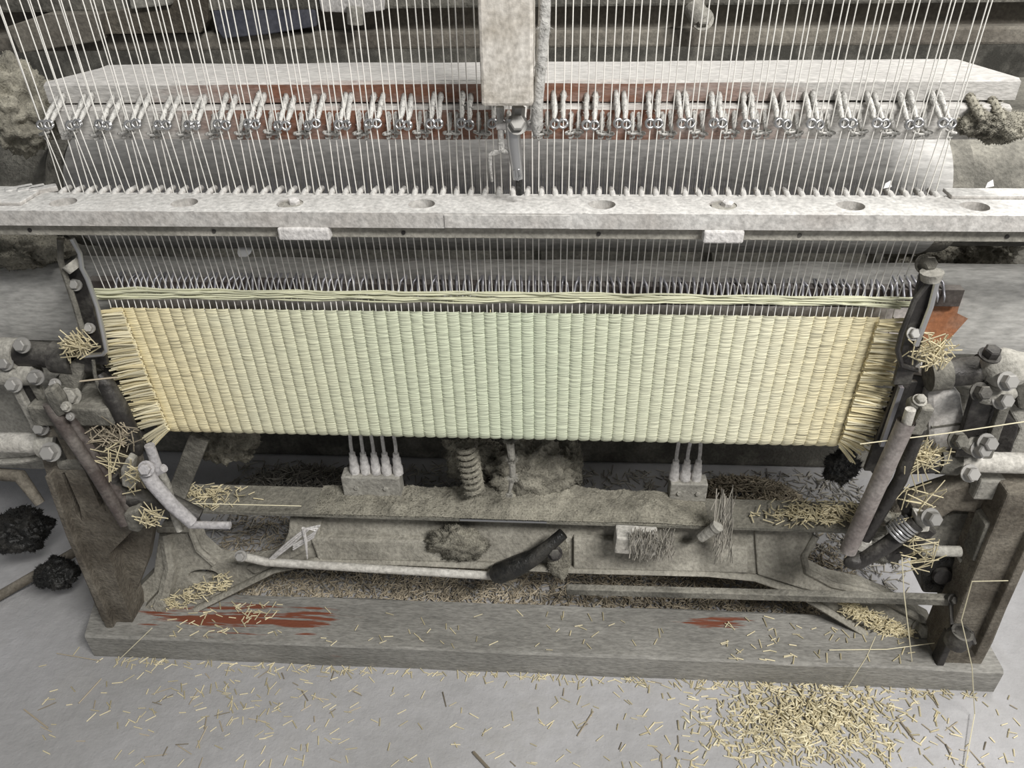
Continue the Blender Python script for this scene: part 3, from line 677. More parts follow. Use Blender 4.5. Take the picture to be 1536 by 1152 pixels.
# rush stems just laid in above the woven edge
zl = P(768, 444.5, 0.047).z
for i in range(9):
    z = zl + (i - 4)*0.0014; ph = U(0, 6)
    xs0 = -0.485 - U(0, 0.02); xs1 = 0.478 + U(-0.02, 0.012)
    pts = []
    for j in range(31):
        x = xs0 + (xs1-xs0)*j/30
        pts.append((x, 0.0445 + 0.0025*math.sin(j*2.1 + ph), z + 0.0015*math.sin(x*3.1 + ph) + 0.0009*math.sin(x*11 + ph*2) - (0.003 if abs(x) > 0.44 else 0)*R()))
    put('loose_rush', MB().tube(pts, 0.00125, 6), 'green_rush', smooth=True, label='long green rush stem lying across the warp threads above the woven edge', cat='rush', group='loose rush stems above the mat')

# ================================================================== LEFT SIDE GEAR
def rod(par, name, pts, r, mat, n=12): return put(name, MB().tube([P(*p) for p in pts], r, n), mat, par, True)
g = thing('edge_guide', P(125, 540, 0.02), 'dark flat edge guide with square bent wire at the fringe above the bent lever', 'guide')
put('guide_plate', MB().bar(P(112, 400, 0.03), P(150, 545, 0.03), 0.022, 0.006), 'dark_iron', g, bevel=0.001)
rod(g, 'guide_wire', [(90, 358, .02), (91, 390, .02), (95, 405, .02), (112, 455, .02), (128, 510, .02)], 0.0035, 'grey_iron', 8)
rod(g, 'guide_wire', [(108, 358, .015), (120, 380, .015), (123, 402, .012), (132, 420, .01), (146, 460, .008), (155, 500, .008), (160, 525, .01), (155, 531, .012), (125, 534, .02)], 0.0028, 'wire_steel', 8)
put('guide_head', MB().tube([P(104, 394, 0.02), P(114, 404, 0.02)], [0.010, 0.009], 12), 'mid_dust', g, True)
bolt(g, P(113, 427, 0.024), FRONT, 0.0055, 0.006); bolt(g, P(134, 492, 0.024), FRONT, 0.005, 0.005)
g = thing('edge_guide', P(1370, 560, 0.02), 'dark flat edge guide with looped wire at the fringe beside the orange worn wood', 'guide')
put('guide_plate', MB().bar(P(1394, 410, 0.02), P(1352, 575, 0.02), 0.02, 0.006), 'dark_iron', g, bevel=0.001)
rod(g, 'guide_wire', [(1402, 412, .01), (1372, 450, .008), (1352, 500, .006), (1346, 525, .008), (1352, 548, .01), (1375, 555, .02)], 0.003, 'dark_iron', 8)
rod(g, 'guide_wire', [(1408, 412, .012), (1396, 460, .012), (1374, 518, .012)], 0.0032, 'wire_steel', 8)
put('guide_head', MB().tube([P(1398, 408, 0.012), P(1396, 420, 0.012)], [0.012, 0.010], 12), 'mid_dust', g, True)
bolt(g, P(1371, 500, 0.014), FRONT, 0.006, 0.005); bolt(g, P(1388, 396, 0.03), FRONT, 0.008, 0.012, 'grey_iron')

t = thing('rocker_shaft', P(60, 560, 0.05), 'thick dark horizontal shaft with collars above the brown twin rods', 'shaft')
rod(t, 'shaft', [(-30, 528, .05), (45, 530, .05), (112, 537, .05)], 0.0165, 'dark_iron', 18)
rod(t, 'collar', [(2, 530, .05), (30, 531, .05)], 0.021, 'mid_dust', 18); rod(t, 'collar', [(82, 535, .05), (114, 538, .05)], 0.021, 'dark_iron', 18)
rod(t, 'pin', [(125, 545, .05), (150, 541, .05)], 0.013, 'dark_iron', 14)
put('arm', slab([(92, 545), (128, 548), (112, 600), (98, 606), (80, 590)], 0.035, 0.02), 'grey_iron', t, bevel=0.004)
bolt(t, P(33, 518, .03), FRONT, 0.0075, 0.009); bolt(t, P(8, 545, .03), FRONT, 0.007, 0.008); bolt(t, P(106, 594, .03), FRONT, 0.010, 0.008, 'mid_dust'); bolt(t, P(82, 576, .03), FRONT, 0.0055, 0.006)
t = thing('double_link', P(50, 650, 0.04), 'dark twin bar link bolted between two shafts beside the brown twin rods', 'link')
put('link_bar', MB().bar(P(20, 572, .03), P(60, 648, .03), 0.010, 0.010), 'mid_dust', t, bevel=0.002)
put('link_bar', MB().bar(P(36, 566, .045), P(76, 642, .045), 0.020, 0.010), 'dark_iron', t, bevel=0.002)
put('link_bar', MB().bar(P(44, 560, .035), P(98, 655, .035), 0.010, 0.012), 'grey_iron', t, bevel=0.002)
put('link_head', MB().tube([P(5, 562, .04), P(55, 562, .04)], 0.014, 12), 'mid_dust', t, True)
put('link_head', MB().tube([P(55, 632, .04), P(80, 632, .04)], 0.014, 12), 'mid_dust', t, True)
for a, b in ((21, 577), (54, 566), (62, 642)): bolt(t, P(a, b, .022), FRONT, 0.0075, 0.010)
t = thing('side_shaft', P(40, 680, 0.045), 'pale worn horizontal shaft ending in a round boss on the brown post', 'shaft')
rod(t, 'shaft', [(-30, 664, .04), (70, 664, .04)], 0.0145, 'cream_iron', 18); rod(t, 'boss', [(65, 664, .04), (94, 665, .04)], 0.021, 'mid_dust', 20)
rod(t, 'rim', [(94, 665, .04), (99, 665, .04)], 0.022, 'dark_iron', 20); rod(t, 'tail', [(95, 690, .04), (130, 690, .04)], 0.014, 'grey_iron', 14)
t = thing('twin_rods', P(190, 800, 0.0), 'pair of long brown grey rods slanting down to a block beside the brown post', 'rod')
rod(t, 'rod', [(72, 605, .0), (85, 625, .0), (140, 705, .0), (188, 785, .0)], [0.007, 0.008, 0.0085, 0.008], 'brown_iron', 12)
rod(t, 'rod', [(86, 610, .012), (110, 635, .012), (155, 705, .012), (196, 768, .012)], [0.006, 0.007, 0.0072, 0.007], 'brown_iron', 12)
put('rod_head', slab([(62, 588), (78, 582), (92, 602), (98, 622), (86, 628), (72, 610)], -0.006, 0.016), 'grey_iron', t, bevel=0.004)
put('end_block', slab([(184, 772), (204, 766), (216, 790), (208, 800), (192, 796)], -0.005, 0.03), 'grey_iron', t, bevel=0.003)
bolt(t, P(99, 610, -.006), FRONT, 0.005, 0.005, 'mid_dust'); bolt(t, P(105, 625, -.004), FRONT, 0.004, 0.004)
t = thing('bent_lever', P(270, 795, -0.01), 'pale chalky bent lever with two round pegs below a corner of the mat', 'lever')
rod(t, 'lever_arm', [(219, 708, -.01), (230, 725, -.012), (258, 757, -.015), (288, 784, -.015)], [0.0095, 0.0098, 0.0092, 0.0085], 'lilac_dust', 14)
rod(t, 'peg', [(284, 787, -.012), (345, 788, -.012)], 0.0055, 'lilac_dust', 12)
rod(t, 'peg', [(224, 668, .0), (232, 690, .0), (238, 706, .0)], 0.0065, 'lilac_dust', 12)
rod(t, 'back_rod', [(238, 700, .0), (252, 730, .0), (262, 775, .0), (270, 796, -.005)], 0.0052, 'mid_dust', 10)
rod(t, 'cross_pin', [(225, 716, .0), (246, 702, .0)], 0.006, 'lilac_dust', 10); bolt(t, P(219, 703, -.022), FRONT, 0.0078, 0.007, 'lilac_dust')
t = thing('cutter_bar', P(180, 640, 0.03), 'dark curved bar running along the fringe above the bent lever', 'bar')
rod(t, 'blade', [(148, 562, .03), (158, 575, .028), (180, 615, .028), (200, 660, .03), (206, 680, .03)], [0.007, 0.011, 0.012, 0.011, 0.008], 'dark_iron', 10)
put('back_plate', slab([(150, 540), (168, 530), (218, 668), (205, 680), (188, 650)], 0.05, 0.01), 'dark_iron', t, bevel=0.001)
rod(t, 'feed_wire', [(140, 540, .02), (142, 560, .02), (147, 580, .02), (160, 600, .022)], 0.0022, 'grey_iron', 8)
t = thing('shaft_bearing', P(130, 620, 0.09), 'rounded dusty bearing arm between the brown twin rods and the fringe', 'bearing')
put('arm', slab([(110, 575), (135, 562), (160, 590), (172, 640), (165, 690), (140, 690), (118, 650)], 0.075, 0.04), 'grey_iron', t, bevel=0.008)
put('disc', MB().lathe(P(164, 616, .07), (0, -1, 0.3), [(0, 0.016), (0.008, 0.016), (0.010, 0.012)], 16), 'mid_dust', t, True)
t = thing('cam_lever', P(190, 720, 0.02), 'small grey iron cam lever tangled with straw beside the bent lever', 'lever')
put('cam', slab([(180, 705), (190, 686), (200, 692), (196, 712), (206, 722), (200, 735), (182, 730)], 0.01, 0.018), 'mid_dust', t, bevel=0.003)
rod(t, 'lever_tube', [(166, 712, .015), (170, 728, .015), (185, 745, .02), (240, 752, .03), (300, 775, .03)], [0.009, 0.010, 0.014, 0.018, 0.012], 'dark_iron', 12)
put('diagonal_brace', MB().bar(P(300, 655, .10), P(258, 760, .10), 0.028, 0.01), 'grey_iron', t, bevel=0.002)
t = thing('machine_side', P(-10, 640, 0.3), 'dusty grey machine side frame behind the twin bar link', 'frame')
put('plate', slab([(-60, 560), (120, 560), (140, 700), (60, 705), (-60, 700)], 0.16, 0.03), 'mid_dust', t, bevel=0.004)
put('rod', MB().tube([P(-20, 694, .05), P(40, 690, .05), P(75, 682, .06)], 0.005, 8), 'mid_dust', t, True)
rod(t, 'tail_rod', [(-20, 710, .06), (30, 714, .06), (60, 755, .05)], [0.01, 0.01, 0.007], 'post_iron', 10)

# ================================================================== RIGHT SIDE GEAR
t = thing('rocker_shaft', P(1450, 570, 0.03), 'thick dark horizontal shaft with collars beside the orange worn wood', 'shaft')
rod(t, 'shaft', [(1395, 563, .03), (1470, 555, .03), (1570, 548, .03)], 0.0165, 'dark_iron', 18)
rod(t, 'collar', [(1392, 563, .03), (1422, 560, .03)], 0.0195, 'grey_iron', 18); rod(t, 'collar', [(1468, 554, .03), (1488, 553, .03)], 0.0185, 'dark_iron', 18)
put('clamp', MB().blob(P(1508, 552, .02), (0.028, 0.022, 0.024), 3, 0.15, 40, 3), 'mid_dust', t, True)
bolt(t, P(1511, 572, -.005), FRONT, 0.0085, 0.010); bolt(t, P(1485, 532, .01), (0, -0.3, 1), 0.009, 0.010, 'dark_iron')
t = thing('gear_drum', P(1425, 690, 0.08), 'pale grey rounded gear drum housing beside the grey tube', 'drum')
put('housing', slab([(1390, 592), (1404, 578), (1428, 576), (1444, 596), (1451, 640), (1446, 674), (1426, 692), (1402, 688), (1392, 660)], 0.03, 0.06), 'rail_dust', t, bevel=0.012)
put('seam', slab([(1398, 640), (1446, 634), (1446, 637), (1398, 643)], 0.0292, 0.002), 'grey_iron', t)
put('mount', slab([(1380, 570), (1420, 575), (1432, 600), (1424, 640), (1390, 620), (1372, 600)], 0.10, 0.02), 'grey_iron', t, bevel=0.006)
put('neck', slab([(1440, 590), (1475, 600), (1465, 645), (1440, 650)], 0.07, 0.03), 'mid_dust', t, bevel=0.006)
t = thing('double_link', P(1470, 680, 0.01), 'dark twin bar link bolted between two shafts beside the pale gear drum', 'link')
put('link_bar', MB().bar(P(1474, 592, .02), P(1446, 682, .02), 0.026, 0.010), 'dark_iron', t, bevel=0.002)
put('link_bar', MB().bar(P(1508, 600, .012), P(1478, 685, .012), 0.012, 0.010), 'grey_iron', t, bevel=0.002)
put('link_web', MB().bar(P(1490, 596, .028), P(1464, 684, .028), 0.02, 0.006), 'dark_iron', t)
put('link_head', MB().blob(P(1495, 590, .012), (0.022, 0.012, 0.014), 3, 0.2, 40, 5), 'mid_dust', t, True)
put('link_head', MB().blob(P(1463, 668, .012), (0.016, 0.010, 0.012), 3, 0.2, 40, 6), 'mid_dust', t, True)
for a, b, mm in ((1470, 588, 'dark_iron'), (1503, 600, 'bolt_steel'), (1436, 660, 'grey_iron'), (1470, 674, 'bolt_steel'), (1480, 664, 'bolt_steel')): bolt(t, P(a, b, .002), FRONT, 0.0085, 0.012, mm)
t = thing('side_shaft', P(1480, 705, 0.03), 'pale worn horizontal shaft ending in a dark collar at the straw clump', 'shaft')
rod(t, 'shaft', [(1434, 692, .03), (1580, 696, .03)], 0.0135, 'cream_iron', 18); rod(t, 'collar', [(1405, 690, .03), (1434, 692, .03)], 0.018, 'grey_iron', 18)
rod(t, 'journal', [(1360, 694, .03), (1408, 692, .03)], 0.015, 'dark_iron', 16); bolt(t, P(1455, 710, .0), FRONT, 0.0085, 0.010)
t = thing('side_channel', P(1500, 735, 0.05), 'dusty square channel bar below the pale shaft with the dark collar', 'bar')
put('channel', MB().bar(P(1458, 724, .05), P(1580, 728, .05), 0.034, 0.03), 'mid_dust', t, bevel=0.003)
put('upright', slab([(1488, 610), (1530, 640), (1512, 700), (1486, 690)], 0.08, 0.04), 'dark_iron', t, bevel=0.003)
put('end_plate', slab([(1500, 590), (1580, 600), (1580, 690), (1508, 690), (1530, 645)], 0.11, 0.04), 'mid_dust', t, bevel=0.003)
put('strut', slab([(1518, 555), (1580, 560), (1580, 610), (1528, 615)], 0.10, 0.03), 'grey_iron', t, bevel=0.003)
t = thing('tube_lever', P(1275, 825, -0.01), 'long brown grey steel tube leaning against the fringe above the coil spring arm', 'tube')
a, b = P(1360, 632, -.015), P(1272, 826, -.02)
mb = MB().tube([a, b], 0.0105, 16, False); mb.tube([b, a], 0.0088, 16, False); put('tube', mb, 'tube_steel', t, True)
rod(t, 'inner_pin', [(1366, 614, -.015), (1358, 640, -.015)], [0.006, 0.006], 'cream_iron', 10)
rod(t, 'tip', [(1272, 826, -.02), (1264, 828, -.02)], [0.006, 0.004], 'brown_iron', 8)
t = thing('push_lever', P(1300, 815, 0.0), 'slim dark rod with square head lying beside the leaning grey tube', 'rod')
rod(t, 'rod', [(1380, 640, .0), (1350, 720, .0), (1294, 812, -.004)], 0.0082, 'dark_iron', 12)
put('head', MB().bar(P(1390, 608, -.004), P(1370, 648, -.004), 0.016, 0.014), 'grey_iron', t, bevel=0.003)
rod(t, 'ferrule', [(1298, 808, -.004), (1290, 820, -.004)], 0.009, 'cream_iron', 12)
put('knuckle', MB().blob(P(1376, 608, .004), (0.012, 0.01, 0.012), 3, 0.25, 50, 9), 'grey_iron', t, True)
bolt(t, P(1380, 600, .0), (0, -0.5, 1), 0.006, 0.006, 'mid_dust')
t = thing('cutter_bar', P(1330, 690, 0.035), 'dark steel blade bar running along the fringe behind the leaning tube', 'bar')
put('blade', MB().bar(P(1362, 570, .035), P(1308, 705, .035), 0.022, 0.006), 'dark_iron', t, bevel=0.001)
put('blade_edge', MB().bar(P(1352, 580, .026), P(1322, 668, .026), 0.005, 0.006), 'needle_steel', t)
put('back_plate', slab([(1352, 558), (1390, 566), (1384, 612), (1340, 680), (1310, 712), (1300, 700)], 0.045, 0.008), 'dark_iron', t, bevel=0.001)
t = thing('spring_arm', P(1330, 840, -0.01), 'dark slanted arm tubes with a coil spring at the foot of the leaning tube', 'arm')
rod(t, 'arm_tube', [(1375, 785, -.01), (1330, 818, -.015), (1284, 846, -.02)], [0.011, 0.0105, 0.009], 'dark_iron', 14)
rod(t, 'arm_tube', [(1396, 792, .0), (1360, 822, .0), (1330, 836, .0)], 0.009, 'dark_iron', 12)
a, b = P(1366, 784, -.012), P(1340, 802, -.014); ax = (b-a); x = ax.cross(V((0, 0, 1))).normalized(); y = ax.normalized().cross(x)
put('coil_spring', MB().tube([a + ax*(k/72) + (x*math.cos(k*2*math.pi/12) + y*math.sin(k*2*math.pi/12))*0.0135 for k in range(73)], 0.0016, 6), 'wire_steel', t, True)
put('end_lump', MB().blob(P(1282, 842, -.018), (0.014, 0.010, 0.012), 3, 0.3, 50, 4), 'dark_iron', t, True)
bolt(t, P(1396, 776, -.018), FRONT, 0.009, 0.014); put('bolt_plate', slab([(1374, 772), (1398, 778), (1394, 798), (1372, 800)], -.012, 0.015), 'cream_iron', t, bevel=0.002)
rod(t, 'peg', [(1380, 826, .01), (1440, 827, .01)], 0.0075, 'mid_dust', 12)
put('finger', slab([(1326, 752), (1334, 748), (1330, 772), (1340, 778), (1330, 790), (1322, 775)], 0.0, 0.012), 'grey_iron', t, bevel=0.002)
rod(t, 'hook', [(1352, 735, .01), (1354, 752, .01), (1362, 766, .01), (1358, 782, .005)], [0.004, 0.007, 0.008, 0.006], 'dark_iron', 8)
t = thing('curved_bracket', P(1420, 790, 0.06), 'curved dusty iron bracket arching from the girder to the oil cup post', 'bracket')
put('bracket', slab([(1318, 790), (1345, 762), (1400, 742), (1452, 725), (1500, 742), (1518, 790), (1470, 850), (1452, 842), (1480, 790), (1462, 770), (1430, 768), (1380, 800)], 0.05, 0.03), 'post_iron', t, bevel=0.005)
put('web', slab([(1385, 798), (1432, 770), (1460, 772), (1478, 792), (1450, 845), (1385, 838)], 0.07, 0.01), 'grey_iron', t)
put('foot', slab([(1440, 838), (1470, 846), (1460, 862), (1442, 856)], 0.045, 0.02), 'mid_dust', t, bevel=0.003)

# ================================================================== DUST AND STRAW
def clump(px, py, Y, r, label, seed, mat='dust_wool', fz=900, ln=0.010, sub=5, amp=0.32, fr=55):
    mb = MB().blob(P(px, py, Y), r, sub, amp, fr, seed); base = list(mb.v); mb.fuzz(fz*4, ln*0.4, 0.0007, base); mb.fuzz(fz, ln, 0.0003, base)
    ob = put('dust_clump', mb, mat, label=label, cat='dust', smooth=True); ob.modifiers.clear(); return ob
clump(795, 712, 0.17, (0.062, 0.03, 0.068), 'thick grey dust column hanging below the middle of the mat', 1)
clump(712, 690, 0.20, (0.045, 0.02, 0.05), 'grey dust curtain hanging behind the coil spring', 21, 'dust_wool')
clump(852, 700, 0.20, (0.022, 0.02, 0.055), 'ragged dust tail behind the hanging dust column', 22, 'dust_wool')
clump(688, 816, 0.105, (0.048, 0.016, 0.032), 'fluffy grey dust on the arch above the pale push rod', 3)
# felted dust blanket lying along the girder
mb = MB(); NX, NY = 220, 18; xa_, xb_ = P(470, 775, YC).x, P(1065, 785, YC).x
for i in range(NX+1):
    u = i/NX; x = xa_ + (xb_-xa_)*u
    for j in range(NY+1):
        v = j/NY; y = YC - 0.001 + (dp+0.004)*v
        e = min(1, u*8, (1-u)*8) * min(1, (0.15 + v)*2.2)
        pile = 0.026*math.exp(-((u-0.56)/0.13)**2)*v + 0.012*math.exp(-((u-0.86)/0.08)**2)*(1-abs(v-.4))
        h = e*(0.003 + pile + 0.004*max(0, noise.noise(V((x*45, y*45, 0)))+0.2) + 0.0022*noise.noise(V((x*160, y*160, 3))) + 0.0012*noise.noise(V((x*420, y*420, 5))))
        z = ga.z + (gb.z-ga.z)*(x-ga.x)/(gb.x-ga.x)
        mb.v.append(V((x, y, z + 0.0004 + max(h, 0))))
for i in range(NX):
    for j in range(NY): a = i*(NY+1)+j; mb.f.append((a, a+NY+1, a+NY+2, a+1))
bs = list(mb.v); mb.fuzz(3500, 0.004, 0.0006, bs)
ob = put('dust_blanket', mb, 'dust_wool', label='felted grey dust blanket spread along the middle of the girder', cat='dust', smooth=True); ob.modifiers.clear()
clump(1492, 188, 0.05, (0.034, 0.03, 0.013), 'dust caked lump on the empty eyelets beyond the last thread', 6, 'dust_wool', 900, 0.006)
clump(1262, 700, 0.14, (0.022, 0.015, 0.03), 'black greasy rag of dust hanging below the fringe beside the leaning tube', 7, 'black_grease', 300, 0.014)
clump(340, 665, 0.2, (0.05, 0.03, 0.03), 'grey dust lump behind the flat diagonal brace', 8, 'dust_wool', 300)
clump(20, 160, 0.12, (0.05, 0.05, 0.05), 'large round lump of dust beyond the heddle bar end', 9, 'dust_wool', 200, 0.006)
clump(30, 795, 0.16, (0.05, 0.04, 0.035), 'black matted dust behind the post with long cracks', 10, 'black_grease', 900)
clump(85, 860, 0.1, (0.035, 0.03, 0.022), 'black dust ball on the rusty iron rod beside the base beam', 11, 'black_grease', 700)
clump(1470, 375, 0.3, (0.05, 0.04, 0.04), 'grey dusty lump under the pale rail above the orange worn wood', 12, 'dust_wool', 300)
clump(1385, 385, 0.3, (0.05, 0.04, 0.035), 'dust covered lump behind the edge guide with the looped wire', 13, 'dust_wool', 300)
clump(30, 375, 0.12, (0.07, 0.03, 0.02), 'grey dusty lump under the pale rail above the square bent wire', 14, 'dust_wool', 300)
clump(1350, 770, 0.06, (0.03, 0.02, 0.012), 'straw matted dust at the coil spring', 15, 'dust_wool', 300)
clump(1320, 820, 0.12, (0.05, 0.02, 0.03), 'grey chaff heap behind the leaning grey tube', 16, 'mid_dust', 500)
mb = MB().tube([P(765, 662, .10), P(768, 690, .10), P(769, 715, .10), P(764, 740, .10)], [0.006, 0.005, 0.0045, 0.002], 10); mb.fuzz(2200, 0.008, 0.0005)
put('dust_strand', mb, 'mid_dust', label='pale fluffy dust strand hanging below the mat beside the coil spring', cat='dust')
# spring in the middle
a = P(700, 668, .12); b = P(712, 738, .12); ax = b - a; x = ax.cross(V((0, 1, 0))).normalized(); y = ax.normalized().cross(x)
put('coil_spring', MB().tube([a + ax*(k/120) + (x*math.cos(k*2*math.pi/15) + y*math.sin(k*2*math.pi/15))*0.013 for k in range(121)], 0.0036, 7).fuzz(1500, 0.004, 0.0005), 'dust_wool', smooth=True,
    label='dusty upright coil spring hanging below the mat beside the dust column', cat='spring')
fr = thing('frayed_bundle', P(960, 830, 0.085), 'pale wooden block wrapped in frayed straw lying under the girder', 'bundle')
put('block', MB().bar(P(922, 808, .085), P(985, 812, .085), 0.034, 0.03), 'cream_iron', fr, bevel=0.003)
it = []
for _ in range(260):
    q = P(U(945, 1010), U(800, 835), U(0.06, 0.08)); it.append((q, (U(-.4, .4), U(-.3, .1), -1), U(0.012, 0.03)))
put('fray', MB().sticks(it, 0.0006), 'straw_grey', fr, kind='stuff')
it = [(P(1085 + U(-14, 14), U(752, 835), 0.085), (U(-.25, .25), -0.1, -1), U(0.03, 0.06)) for _ in range(90)]
put('chaff_tuft', MB().sticks(it, 0.0007), 'straw_grey', label='grey tuft of chaff draped over the girder beside the stub pin', cat='chaff', kind='stuff')
# white string knotted over the arch
t = thing('knotted_string', P(450, 810, 0.07), 'loops of pale string knotted over the shoulder of the cast arch', 'string')
for k in range(3):
    put('string_loop', MB().tube([P(405+3*k, 838, .07), P(430+5*k, 815, .066), P(458+3*k, 793, .064), P(480-k*3, 788+k*4, .066), P(470, 800+3*k, .066), P(440, 818+3*k, .068)], 0.0016, 6), 'white_dust', t, True)
put('string_end', MB().tube([P(455, 792, .062), P(459, 815, .062), P(461, 838, .064)], [0.0028, 0.0022, 0.001], 6), 'white_dust', t, True)

# --- straw cuttings
cut_me = [shared(MB().tube([(-L/2, 0, 0), (0, 0, b_), (L/2, 0, 0)], r_, 5), 'straw_cutting', mm) for L, b_, r_, mm in
          ((0.015, 0, .0013, 'straw'), (0.012, .0003, .0012, 'straw_pale'), (0.018, .0004, .0012, 'straw'), (0.013, 0, .0014, 'straw_pale'))]
random.seed(21)
def pilept():
    while True:
        if R() < 0.72: px, py = random.gauss(1205, 68), random.gauss(1082, 32)
        else: px, py = random.gauss(1190, 130), random.gauss(1085, 50)
        if 1015 + (px-900)*0.025 < py < 1160 and 960 < px < 1500: return px, py
for i in range(300):
    px, py = pilept(); q = P(px, py, Z=0.0)
    h = 0.0015 + 0.010*math.exp(-((px-1210)/75)**2 - ((py-1070)/34)**2)*R()
    o = inst(random.choice(cut_me), 'straw_cutting', (q.x, q.y, h), None, (0, U(-.25, .25)*(h > 0.004), U(0, 6.28)))
    tag(o, 'short yellow straw cutting lying in the heap on the floor before the base beam', 'straw', 'straw cuttings heaped on the floor')
def scatter(name, n, fn, label, mat='straw', r=0.0011, L=(0.008, 0.017), tilt=0.12):
    it = [(fn(), (math.cos(a), math.sin(a), U(-tilt, tilt)), U(*L)) for a in [U(0, 6.28) for _ in range(n)]]
    return put(name, MB().sticks(it, r), mat, label=label, cat='straw', kind='stuff')
def pf():
    px, py = pilept(); q = P(px, py, Z=0.0); h = 0.0012 + 0.009*math.exp(-((px-1210)/75)**2 - ((py-1070)/34)**2)*R(); return V((q.x, q.y, h))
scatter('straw_heap', 950, pf, 'loose yellow straw filling the heap on the floor before the base beam', r=0.0012, tilt=0.2)
def flo():
    while True:
        px, py = U(60, 1530), U(960, 1150)
        if R() < 0.25: px, py = random.gauss(360, 110), random.gauss(1045, 45)
        q = P(px, py, Z=0.0013)
        if q.y < -0.006 or q.x < x0 - 0.02: return q
scatter('scattered_straw', 330, flo, 'thin straw bits scattered over the open floor', 'straw', 0.0009)
scatter('scattered_chaff', 60, flo, 'dark chaff splinters scattered over the open floor', 'straw_dull', 0.0009, (0.01, 0.035))
scatter('straw_edge', 260, lambda: V((U(x0+.05, x1-.03), -0.003 - abs(random.gauss(0, .006)), 0.0015)), 'line of straw bits along the foot of the base beam', 'straw', 0.0009)
def ons(pxr, pyr, Z, g=None):
    def f():
        px, py = (U(*pxr), U(*pyr)) if not g else (random.gauss(*pxr), random.gauss(*pyr))
        q = P(px, py, Z=Z + 0.0012); return V((q.x, min(max(q.y, 0.004), by1-0.004), q.z)) if Z == BT else q
    return f
scatter('straw_on_beam', 70, ons((255, 420), (905, 955), BT), 'straw bits lying over the larger red worn patch of the base beam', 'straw', 0.001)
scatter('straw_on_beam', 70, ons((1080, 1370), (925, 995), BT), 'straw bits lying on the base beam beside the smaller red patch', 'straw', 0.001)
scatter('straw_on_beam', 45, ons((480, 1000), (915, 975), BT), 'few straw bits on the middle of the base beam', 'straw', 0.0009)
gz = ga.z
scatter('girder_straw', 150, lambda: (lambda px, q: V((q.x, min(max(q.y, YC+.004), YC+dp-.004), GZ(px) + U(.001, .008))))(*(lambda px: (px, P(px, random.gauss(746, 8), Z=gz)))(random.gauss(305, 34))), 'small straw heap on the girder end beside the bent lever', 'straw', 0.0009, tilt=0.3)
scatter('girder_straw', 330, lambda: (lambda px, q: V((q.x, min(max(q.y, YC+.004), YC+dp-.004), GZ(px) + U(.001, .012))))(*(lambda px: (px, P(px, random.gauss(772, 9), Z=gz)))(random.gauss(1225, 38))), 'straw heap on the girder end before the leaning tube', 'straw', 0.001, tilt=0.3)
def hang(px, py, Y, n, sx, sy, label, down=True, mat='straw', L=(0.012, 0.03)):
    it = []
    for _ in range(n):
        q = P(random.gauss(px, sx), random.gauss(py, sy), Y + U(-.012, .008)); a = U(0, 6.28)
        it.append((q, (math.cos(a), U(-.5, .2), math.sin(a)), U(*L)))
    put('straw_tuft', MB().sticks(it, 0.00075), mat, label=label, cat='straw', kind='stuff')
hang(1398, 528, 0.02, 110, 14, 9, 'bright straw tuft caught on the shaft beside the orange worn wood')
hang(1385, 682, 0.012, 110, 15, 9, 'straw tuft caught on the dark journal below the gear drum')
hang(1375, 825, -0.01, 30, 16, 12, 'straw strands caught on the slanted spring arm', L=(0.02, 0.05))
hang(1375, 740, 0.0, 24, 12, 26, 'long straw strands trailing below the gear drum', L=(0.03, 0.06), mat='straw')
hang(114, 516, 0.02, 80, 10, 8, 'straw tuft caught on the rocker shaft above the twin rods')
hang(168, 652, 0.02, 110, 15, 8, 'straw tuft caught beside the twin rods', mat='straw_dull')
hang(166, 690, 0.012, 16, 5, 16, 'straw strands hanging beside the twin rods', L=(0.03, 0.05))
hang(225, 776, -0.01, 34, 9, 6, 'straw tuft at the foot of the bent lever')
hang(202, 715, 0.0, 26, 6, 12, 'yellow straw wisp on the cam lever')
it = []
for _ in range(170): 
    tt = R(); q = P(232 + tt*110 + U(-8, 8), 918 - tt*45 + U(-14, 8), YA - 0.012, **AK); it.append((q, (U(-1, 1), U(-.4, .4), U(-.5, .5)), U(.008, .018)))
put('straw_tuft', MB().sticks(it, 0.001), 'straw', label='straw heap lodged on the arch foot beside the larger red patch', cat='straw', kind='stuff')
it = []
for _ in range(300):
    tt = R(); q = P(1265 + tt*100 + U(-10, 10), 905 + tt*50 + U(-10, 14), YA - 0.014, **AK); it.append((q, (U(-1, 1), U(-.4, .4), U(-.6, .5)), U(.008, .02)))
put('straw_tuft', MB().sticks(it, 0.001), 'straw', label='straw heap lodged on the arch foot beside the oil cup', cat='straw', kind='stuff')
# debris bed behind the base beam
def bed():
    x = U(-0.55, 0.62); y = by1 + 0.01 + abs(random.gauss(0, .11)); return V((x, y, 0.002 + 0.014*R()*max(0, noise.noise(V((x*5, y*8, 1))) + 0.4)))
scatter('straw_bed', 7000, bed, 'deep bed of dull straw cuttings on the floor behind the base beam', 'straw_dull', 0.0011, (0.008, 0.02), 0.25)
scatter('straw_bed', 3600, lambda: V((U(-0.6, 0.7), U(by1+.05, 0.50), U(.001, .006))), 'thin grey layer of chaff on the floor under the loom', 'straw_grey', 0.0011, (0.012, 0.03), 0.15)
mc = P(1125, 735, Z=0.03)
scatter('straw_mound', 1500, lambda: (lambda a, r: V((mc.x + 0.11*r*math.cos(a), mc.y + 0.07*r*math.sin(a), 0.003 + 0.06*(1-r)*U(0.5, 1))))(U(0, 6.28), R()**0.5), 'brown mound of straw cuttings on the floor behind the three grease fittings', 'straw_dull', 0.0013, (0.01, 0.022), 0.4)
mc2 = P(450, 715, Z=0.03)
